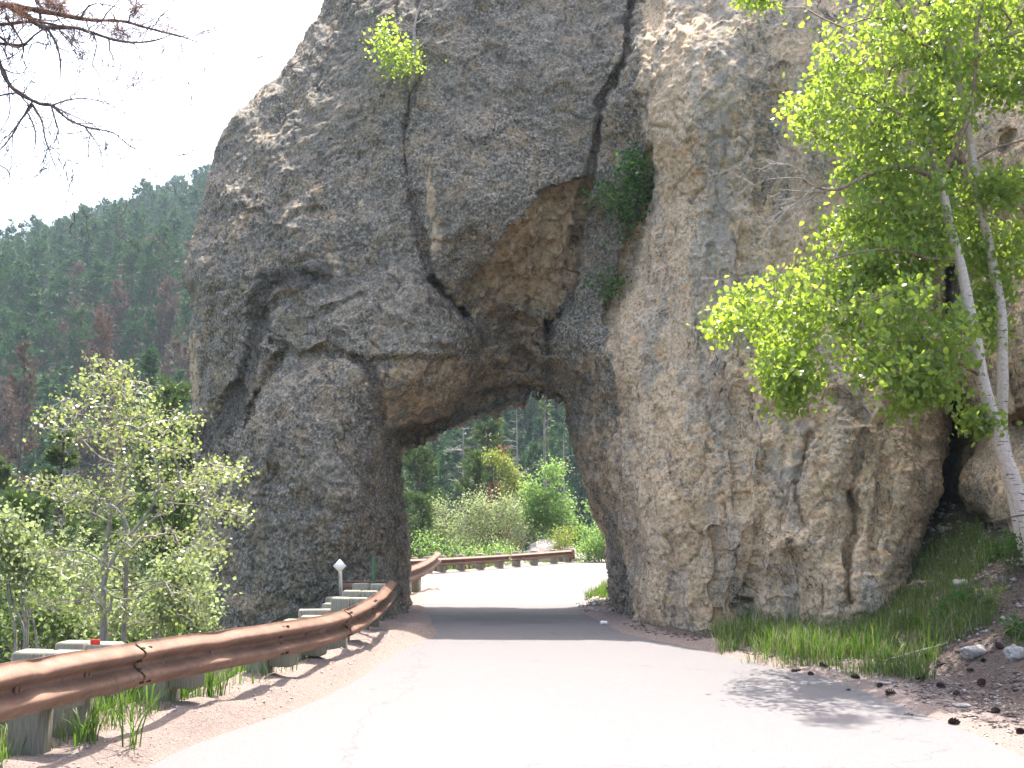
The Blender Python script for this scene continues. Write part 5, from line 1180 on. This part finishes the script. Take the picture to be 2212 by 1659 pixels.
tree_to(10, 1000, 33, 'spruce', 205, 2.2, 150, 12, 8, (M_BARKD, M_SPRUCE), 'broad green spruce low at the left edge of the view', .34, .045, zb=.05)
tree_to(49, 751, 62, 'pine', 206, 2.0, 110, 8, 8, (M_BARKD, M_RUSTT), 'tall rust brown dead pine on the lower slope at far left', .4, .06, zb=.15)
tree_to(225, 690, 66, 'pine', 207, 2.4, 120, 8, 8, (M_BARKD, M_RUSTT), 'brown tipped pine standing above the pale shrub', .4, .05, zb=.35)
tree_to(335, 762, 58, 'spruce', 208, 2.6, 140, 10, 8, (M_BARKD, M_DKPINE), 'dark pointed spruce just left of the rock', .4, .06, zb=.05)
tree_to(150, 860, 46, 'bare', 209, 2.2, 90, 0, 0, (M_BARKG, M_BARKG), 'bare grey dead tree behind the dark juniper', .4, .06, nm='dead_tree', cat='dead tree')
tree_to(430, 940, 26, 'pine', 210, 1.5, 100, 9, 10, (M_BARKD, M_PINE), 'green pine partly hidden behind the left rock pillar', .28, .03, zb=.1)
tree_to(180, 1060, 27, 'spruce', 213, 1.9, 130, 11, 8, (M_BARKD, M_SPRUCE), 'dense olive spruce behind the middle of the pale shrub', .28, .04, zb=.02)
tree_to(340, 1090, 23, 'pine', 214, 1.5, 100, 9, 11, (M_BARKD, M_PINE), 'low green pine beside the foot of the left pillar', .26, .024, zb=.02)
# through the tunnel
tree_to(1056, 862, 50, 'spruce', 220, 4.1, 300, 15, 9, (M_BARKD, M_SPRUCE), 'sunlit green spruce in the middle of the tunnel opening', .36, .05, zb=.12, nm='spruce_tree', cat='spruce tree')
tree_to(992, 900, 49, 'bare', 221, 2.8, 120, 0, 0, (M_BARKG, M_BARKG), 'bare grey dead tree left of the spruce through the tunnel', .36, .05, nm='dead_tree', cat='dead tree')
tree_to(1118, 880, 53, 'bare', 222, 2.8, 120, 0, 0, (M_BARKG, M_BARKG), 'bare grey dead tree right of the spruce through the tunnel', .36, .05, nm='dead_tree', cat='dead tree')
tree_to(1178, 820, 52, 'spruce', 223, 1.5, 110, 5, 6, (M_BARKG, M_SPRUCE), 'tall thin mossy half dead spruce near the right tunnel wall', .3, .04, zb=.15, nm='spruce_tree', cat='spruce tree')
tree_to(1222, 940, 50, 'bare', 224, 2.0, 90, 0, 0, (M_BARKG, M_BARKG), 'short leafless dead tree against the right tunnel wall', .3, .04, nm='dead_tree', cat='dead tree')
tree_to(897, 962, 40, 'pine', 225, 1.6, 120, 10, 11, (M_BARKD, M_PINE), 'sunlit green pine at the left edge of the tunnel opening', .28, .03, zb=.08)
tree_to(905, 1080, 37, 'pine', 226, 1.2, 80, 9, 11, (M_BARKD, M_PINE), 'small low pine below the taller one at the left tunnel wall', .28, .03, zb=.05)
tree_to(1012, 985, 42, 'pine', 227, 1.4, 90, 9, 12, (M_BARKD, M_PINE), 'young green pine rising between the bushes beyond the road', .3, .03, zb=.1)
tree_to(1078, 968, 43, 'pine', 228, 1.2, 90, 9, 10, (M_BARKD, M_DEAD), 'small orange brown dead pine behind the bushes', .26, .035, zb=.1)
tree_to(960, 980, 60, 'spruce', 229, 2.6, 130, 9, 8, (M_BARKD, M_DKPINE), 'dark spruce in shade left of the dead trees through the tunnel', .4, .06, zb=.03, nm='spruce_tree', cat='spruce tree')
tree_to(1150, 960, 62, 'spruce', 230, 2.8, 130, 9, 8, (M_BARKD, M_DKPINE), 'dark spruce in shade at the back right of the tunnel view', .4, .06, zb=.03, nm='spruce_tree', cat='spruce tree')
print('near trees', time.time() - T0)
# ------------------------------------------------------------------ bushes
def bush(px, py_base, d, blobs, n, lpc, ls, mat, lab, seed, hang=.3, spread=.16, cat='bush', group='bushes', full=False, name='bush', rad_tip=.004, barkm=None, stems=5, sr=1.0):
    """blobs: (px, py, rx, ry) in the picture at distance d"""
    r = np.random.default_rng(seed); b = base_at(px, py_base, d); t = empty(name, b, lab, cat, group); sc = d / F
    st_ = []; tg = []
    for q in range(n):
        bl_ = blobs[r.integers(len(blobs))]; a = r.uniform(0, 6.28); rr = r.uniform(.0, 1) ** .45
        c = P(bl_[0], bl_[1], d); e = nrm(r.normal(size=3)) * rr * (1 + .45 * (r.random() < .25))
        q_ = c + e * np.array([bl_[2] * sc, bl_[2] * sc * .8, bl_[3] * sc])
        if vnoise(np.array([q_ * (1.5 if d > 25 else 3.5)]), seed)[0] < -.12: continue
        tg.append(q_)
    tg = np.array(tg); nodes = []; mb = MB()
    for q in range(stems):
        c = tg[r.integers(len(tg))]; s0 = np.array(b) + r.normal(0, .12 * sr, 3) * (1, 1, 0)
        cu = curve([tuple(s0 + [0, 0, -.1]) + (.03 * sr,), tuple(s0 * .6 + c * .4 + [0, 0, .15 * sr]) + (.02 * sr,), tuple(c) + (.008 * sr,)], .12, .04); mb.tube(cu[:, :3], cu[:, 3], 5); nodes.append(cu)
    local(obj('stems', mb.mesh('stems', barkm or M_GREYTW), t), t)
    mb = MB(); S = np.array(grow_twigs(np.vstack(nodes), tg, r, mb, rad_tip=rad_tip)); local(obj('twigs', mb.mesh('twigs', barkm or M_GREYTW), t), t)
    m = len(S) * lpc; k = r.integers(0, len(S), m); u = r.uniform(.1, 1.1, m); i0 = np.clip((u * 4).astype(int), 0, 3); f_ = (u * 4 - i0)[:, None]
    c = S[k, i0] * (1 - f_) + S[k, i0 + 1] * f_ + r.normal(0, spread, (m, 3))
    v, f = leaf_geo(c, ls * r.uniform(.6, 1.3, m), .45, hang, r, full); local(obj('foliage', make_mesh('foliage', v, [f], mat, None, False), t), t); return t
bush(1215, 1200, 39.5, [(1215, 1050, 40, 45), (1190, 1090, 45, 45), (1240, 1110, 55, 55), (1270, 1150, 50, 50), (1180, 1160, 50, 40), (1225, 1180, 60, 30), (1170, 1110, 40, 40), (1200, 1030, 30, 34), (1160, 1060, 26, 30), (1150, 1130, 34, 36), (1285, 1110, 30, 40)], 700, 26, .085, M_LEAFA, 'large bright green aspen bush at the right of the tunnel opening', 301, group='bushes beyond the road bend')
bush(1040, 1215, 38.5, [(1050, 1120, 50, 45), (1000, 1130, 45, 40), (960, 1150, 45, 40), (1080, 1150, 50, 40), (1020, 1170, 70, 30), (1100, 1100, 35, 40), (1040, 1085, 60, 34), (1110, 1140, 40, 40), (980, 1090, 34, 26), (930, 1150, 30, 36)], 680, 15, .07, M_LEAFG, 'greyish green twiggy bush in the centre behind the far guardrail', 302, group='bushes beyond the road bend')
bush(960, 1215, 35.0, [(950, 1190, 50, 24), (1000, 1200, 50, 20), (1060, 1200, 50, 20), (1110, 1195, 40, 22), (920, 1180, 30, 30)], 260, 22, .065, M_LEAFA, 'low pale green bushes right behind the far guardrail posts', 303, group='bushes beyond the road bend')
bush(1085, 1120, 41.5, [(1090, 1000, 16, 30), (1110, 1025, 18, 26), (1064, 992, 10, 20), (1085, 1060, 30, 30), (1120, 1060, 20, 30)], 190, 16, .075, M_LEAFY, 'tall yellow green aspen top beside the orange brown pine', 304, group='bushes beyond the road bend', name='aspen_sapling', cat='sapling')
bush(1220, 1200, 37.6, [(1220, 1160, 18, 22), (1228, 1140, 14, 16), (1205, 1175, 18, 14)], 60, 26, .06, M_LEAFY, 'small yellowish bush in front of the large green one', 305, group='bushes beyond the road bend')
bush(1300, 1210, 36.5, [(1300, 1170, 28, 34), (1320, 1140, 28, 40), (1275, 1190, 24, 18)], 130, 24, .07, M_LEAFA, 'green bush beside the right tunnel wall beyond the road', 306, group='bushes beyond the road bend')
bush(930, 1190, 37.5, [(930, 1130, 24, 30), (950, 1100, 20, 26), (915, 1160, 22, 30)], 110, 14, .06, M_LEAFG, 'small greyish bush by the left tunnel wall beyond the road', 307, group='bushes beyond the road bend')
for k, (px, pb_, d, bl_, n, m, lab) in enumerate([
    (60, 1400, 12.5, [(60, 1290, 80, 50), (120, 1330, 70, 40), (20, 1350, 60, 40)], 150, M_BUSHD, 'dark leafy bush behind the guardrail at far left'),
    (230, 1400, 13.0, [(230, 1340, 90, 40), (300, 1360, 70, 30), (170, 1370, 70, 30)], 170, M_BUSHD, 'low green bush under the pale shrub'),
    (400, 1390, 13.5, [(390, 1330, 55, 50), (430, 1360, 40, 30)], 110, M_LEAFG, 'grey green bush at the foot of the left pillar'),
    (90, 1400, 11.6, [(70, 1230, 80, 60), (150, 1280, 80, 60), (20, 1180, 50, 60)], 200, M_LEAFG, 'pale grey green shrub at the left edge behind the guardrail'),
    (330, 1400, 11.8, [(330, 1300, 80, 60), (400, 1260, 50, 60), (250, 1330, 70, 40)], 190, M_LEAFG, 'pale leafy shrub between the thin birch shrub and the pillar'),
    (150, 1300, 18.0, [(150, 1210, 90, 60), (60, 1220, 80, 60), (240, 1240, 80, 60)], 210, M_LEAFG, 'greyish bush mass on the slope left below the road'),
    (360, 1300, 19.0, [(350, 1230, 70, 60), (400, 1260, 50, 50)], 130, M_BUSHD, 'green bush on the slope beside the left pillar')]):
    bush(px, pb_, d, bl_, n, 22, .055, m, lab, 320 + k, spread=.12, group='bushes behind the near guardrail')
for k, (px, py, bl_, n, m, lab) in enumerate([
    (2185, 1235, [(0, -45, 34, 34), (22, -75, 24, 26)], 60, M_LEAFV, 'small green weed bush under the birch trunk'),
    (2190, 1310, [(0, -30, 36, 26), (-30, -22, 24, 16)], 50, M_LEAFY, 'yellowish green leafy weed at the right edge of the bank'),
    (2095, 1310, [(0, -14, 34, 14), (-25, -10, 20, 10)], 40, M_LEAFV, 'low dark weed patch on the bank below the birch'),
    (2150, 1210, [(0, -16, 30, 16), (30, -30, 24, 20)], 44, M_LEAFV, 'leafy green weed on the bank just under the cliff foot'),
    (2205, 1380, [(0, -22, 30, 20)], 34, M_LEAFV, 'small leafy weed at the right edge above the grey stone'),
    (2040, 1345, [(0, -12, 26, 12)], 24, M_LEAFV, 'low green weed among the grass on the bank'),
    (1930, 1300, [(0, -12, 26, 14)], 26, M_LEAFV, 'small low weed at the cliff foot')]):
    gpt, gd = gplace(px, py)
    bush(px, py, gd, [(px + q[0], py + q[1], q[2], q[3]) for q in bl_], n, 14, .035, m, lab, 340 + k, spread=.06, cat='weed', name='weed', group='weeds on the right bank', rad_tip=.0015, barkm=M_LIMB, stems=4, sr=.14)
print('bushes', time.time() - T0)
# ------------------------------------------------------------------ grass
def proj(x, y, z):
    dy, dz = y, z - EYE; c, s = math.cos(PITCH), math.sin(PITCH)
    f_ = dy * c + dz * s; u = -dy * s + dz * c
    return CX + x / f_ * F, CY - u / f_ * F
def grass(name, label, xr, yr, fn, n, h, w, mats, seed, frac2=.15, lean=.35, tuft=.05):
    r = np.random.default_rng(seed); pts = np.zeros((0, 2))
    while len(pts) < n:
        p = np.stack([r.uniform(*xr, n), r.uniform(*yr, n)], -1); z = terrain(p[:, 0], p[:, 1]); px, py = proj(p[:, 0], p[:, 1], z)
        m = fn(p, px, py, -poly_sd(p[:, 0], p[:, 1], ROADP)) > r.random(n); pts = np.vstack([pts, p[m]])
    pts = pts[:n]; z = terrain(pts[:, 0], pts[:, 1]) - .01
    b = np.stack([pts[:, 0], pts[:, 1], z], -1)
    H = h * r.uniform(.25, 1.25, n) * (.75 + .35 * vnoise(np.stack([pts[:, 0] * 2.2, pts[:, 1] * 2.2, 0 * z], -1), 8)); az = r.uniform(0, 6.28, n); ln = lean * r.uniform(.2, 1.6, n)
    dr = np.stack([np.cos(az), np.sin(az), 0 * az], -1); sd = np.stack([-np.sin(az + r.normal(0, .8, n)), np.cos(az), 0 * az], -1); sd = nrm(sd)
    rows = []; ww = w * r.uniform(.6, 1.3, n)
    for t, wt in ((0, 1), (.4, .85), (.75, .55)):
        c = b + np.array([0, 0, 1]) * (H * (t - .25 * ln * t * t))[:, None] + dr * (H * ln * t * t)[:, None]
        rows += [c - sd * (ww * wt / 2)[:, None], c + sd * (ww * wt / 2)[:, None]]
    c = b + np.array([0, 0, 1]) * (H * (1 - .35 * ln))[:, None] + dr * (H * ln * 1.05)[:, None]; rows.append(c)
    v = np.stack(rows, 1).reshape(-1, 3); f = np.array([[0, 1, 3], [0, 3, 2], [2, 3, 5], [2, 5, 4], [4, 5, 6]])
    F_ = (f[None] + np.arange(n)[:, None, None] * 7).reshape(-1, 3); mi = np.repeat((r.random(n) < frac2).astype(int), 5)
    return obj(name, make_mesh(name, v, [F_], list(mats), mi, False), label=label, category='grass', kind='stuff')
GR1 = [(1535, 1405), (1620, 1420), (1750, 1445), (1850, 1470), (1985, 1478), (2100, 1450), (2240, 1430), (2240, 1240), (2100, 1150), (2020, 1180), (1960, 1240), (1880, 1300), (1800, 1325), (1700, 1335), (1560, 1350), (1530, 1370)]
GRD = [(1530, 1402), (1640, 1420), (1760, 1445), (1880, 1468), (1980, 1462), (2010, 1400), (2000, 1320), (1920, 1300), (1820, 1330), (1700, 1340), (1550, 1352)]
def fr1(p, px, py, k):
    jj_ = fbm(np.stack([p[:, 0] * 2.5, p[:, 1] * 2.5, 0 * k], -1), 3, 77); py = py + 26 * jj_; px = px + 30 * jj_
    a = sstep(-14, 26, poly_sd(px, py, GRD)) * .95 * (.35 + .65 * sstep(1530, 1640, px)); b_ = sstep(-8, 8, poly_sd(px, py, GR1)) * .62
    q = vnoise(np.stack([p[:, 0] * 1.6, p[:, 1] * 1.6, 0 * k], -1), 5); return np.maximum(a * (q > -.45), b_ * (q > -.15)) * (p[:, 0] > 1.9)
grass('grass', 'tall green grass strip at the foot of the cliff on the right', (1.8, 7), (8.5, 17), fr1, 15000, .40, .0075, (M_GRASS, M_GRASSD), 61, .26, .45)
def fl1(p, px, py, k):
    rx = np.interp(p[:, 1], path[:, 1], path[:, 0]); q = vnoise(np.stack([p[:, 0] * 1.5, p[:, 1] * 1.5, 0 * k], -1), 6)
    return ((p[:, 0] < rx - .12) & (q > -.3)) * np.interp(p[:, 1], [4, 8, 9, 13], [1, 1, .35, .2])
grass('grass', 'bright green grass growing under and behind the near guardrail', (-6.5, -1.9), (4.0, 13), fl1, 12000, .30, .008, (M_GRASS, M_GRASSD), 62, .1)
grass('grass', 'short grass beside the road past the right tunnel wall', (1.3, 5.0), (20.5, 27), lambda p, px, py, k: ((k > .1) & (px < 1345) & (px > 1240)) * .9, 2600, .28, .01, (M_GRASS, M_GRASSD), 63, .2)
grass('grass', 'thin grass behind the far guardrail and on the rocky bank', (-4, 8), (30, 42), lambda p, px, py, k: (k > .2) * .8, 5000, .35, .014, (M_GRASS, M_GRASSD), 64, .25)
def tuft(px, py, d, lab, n, h, seed):
    p = P(px, py, d); r = np.random.default_rng(seed); g0 = float(terrain(p[0], p[1])); v = []; F_ = []
    t = obj('grass_tuft', None); bpy.data.objects.remove(t)
    mb = MB()
    for k in range(n):
        az = r.uniform(0, 6.28); H = h * r.uniform(.5, 1.1); ln = r.uniform(.1, .9); b = np.array([p[0], p[1], g0]) + r.normal(0, .05, 3) * (1, 1, 0); dr = np.array([math.cos(az), math.sin(az), 0]); s = np.array([-dr[1], dr[0], 0])
        pts = [b + np.array([0, 0, H * (u - .45 * ln * u ** 2)]) + dr * H * ln * u ** 2 * .9 for u in (0, .25, .5, .75, 1)]; w = .006
        vv = []
        for q, u in zip(pts, (1, 1, .8, .5, .1)): vv += [q - s * w * u, q + s * w * u]
        mb.add(vv, [[2 * i, 2 * i + 1, 2 * i + 3, 2 * i + 2] for i in range(4)])
    return obj('grass_tuft', mb.mesh('grass_tuft', M_GRASS, False), label=lab, category='grass tuft', group='tall grass tufts')
tuft(408, 1380, 9.0, 'tall grass tuft arching above the guardrail left of the pillar', 26, .85, 71)
tuft(310, 1390, 8.3, 'thin tall grass tuft above the guardrail splice', 10, .7, 72)
tuft(285, 1500, 7.25, 'upright grass tuft rising in front of the guardrail', 12, .5, 73)
tuft(460, 1480, 9.0, 'bright grass tuft beside a guardrail post', 30, .42, 74)
tuft(185, 1540, 7.1, 'dense grass tuft under the guardrail at left', 34, .4, 75)
# ------------------------------------------------------------------ small things on the ground
r7 = np.random.default_rng(12)
for k, (a, b, d, rad, lab) in enumerate([((2140, 1126), (2235, 1108), 10.0, .008, 'thin dark bare stick leaning on the cliff foot by the birch'), ((1880, 1440), (2050, 1395), None, .010, 'long fallen grey branch lying along the lower bank'), ((1780, 1452), (1830, 1442), None, .006, 'short dry twig on the dirt verge'), ((2010, 1512), (2090, 1528), None, .005, 'dry twig lying across the verge near the road')]):
    if d: p0, p1 = P(*a, d), P(*b, d)
    else: p0, p1 = gplace(*a)[0] + [0, 0, rad], gplace(*b)[0] + [0, 0, rad]
    c = curve([tuple(p0) + (rad * .5,), tuple((p0 + p1) / 2 + r7.normal(0, .02, 3) * (1, 1, .3)) + (rad,), tuple(p1) + (rad,)], .05, .01); mb = MB(); mb.tube(c[:, :3], c[:, 3], 5)
    obj('fallen_branch', mb.mesh('fallen_branch', M_BARKG if k != 0 else M_BARKD), label=lab, category='stick', group='fallen sticks')
for k, (px, py, rz) in enumerate([(1498, 1592, .2), (1620, 1575, 1.2), (1452, 1568, .5), (1560, 1615, 2.0), (320, 1530, 1)]):
    p, d = gplace(px, py); mb = MB(); mb.box((0, 0, .003), (.022, .005, .003), bev=.002)
    obj('leaf_scrap', mb.mesh('leaf_scrap', M_BARKT, False), None, (p[0], p[1], p[2] + .012), rz, label='tiny dark scrap of bark lying on the pale ground', category='debris', group='tiny scraps on the ground')
p, d = gplace(1304, 1351); mb = MB(); mb.tube([[-.05, 0, .03], [-.02, 0, .036], [.02, .004, .028], [.05, 0, .034]], [.026, .03, .024, .028], 10)
obj('crushed_can', mb.mesh('crushed_can', M_WHITE), None, tuple(p + [0, 0, .004]), .4, label='small crushed white can at the right foot of the tunnel', category='can')
print('grass', time.time() - T0)

for o_ in bpy.data.objects:
    if o_.parent is not None and o_.name.split('.')[0] in ('twigs', 'spurs', 'needles', 'bare_twigs', 'foliage', 'stems'): o_['kind'] = 'stuff'
# ------------------------------------------------------------------ the air
hm = bpy.data.materials.new('air_haze'); hm.use_nodes = True; ht = hm.node_tree; ht.nodes.remove(ht.nodes['Principled BSDF'])
pv = ht.nodes.new('ShaderNodeVolumePrincipled'); pv.inputs['Color'].default_value = (0.66, 0.84, 1.0, 1); pv.inputs['Density'].default_value = 0.0004; pv.inputs['Anisotropy'].default_value = 0.2
ht.links.new(pv.outputs[0], ht.nodes['Material Output'].inputs['Volume'])
x0, x1, y0, y1, z0, z1 = -910, 900, -410, 1510, float(gz.min()) - 1, max(170.0, float(gz.max()) + 25)
hv = np.array([(x, y, z) for x in (x0, x1) for y in (y0, y1) for z in (z0, z1)])
obj('haze', make_mesh('haze', hv, [np.array([[0, 1, 3, 2], [4, 6, 7, 5], [0, 4, 5, 1], [2, 3, 7, 6], [0, 2, 6, 4], [1, 5, 7, 3]])], hm, None, False), kind='stuff', label='thin pale haze in the air over the valley', category='haze')
print('all', time.time() - T0)
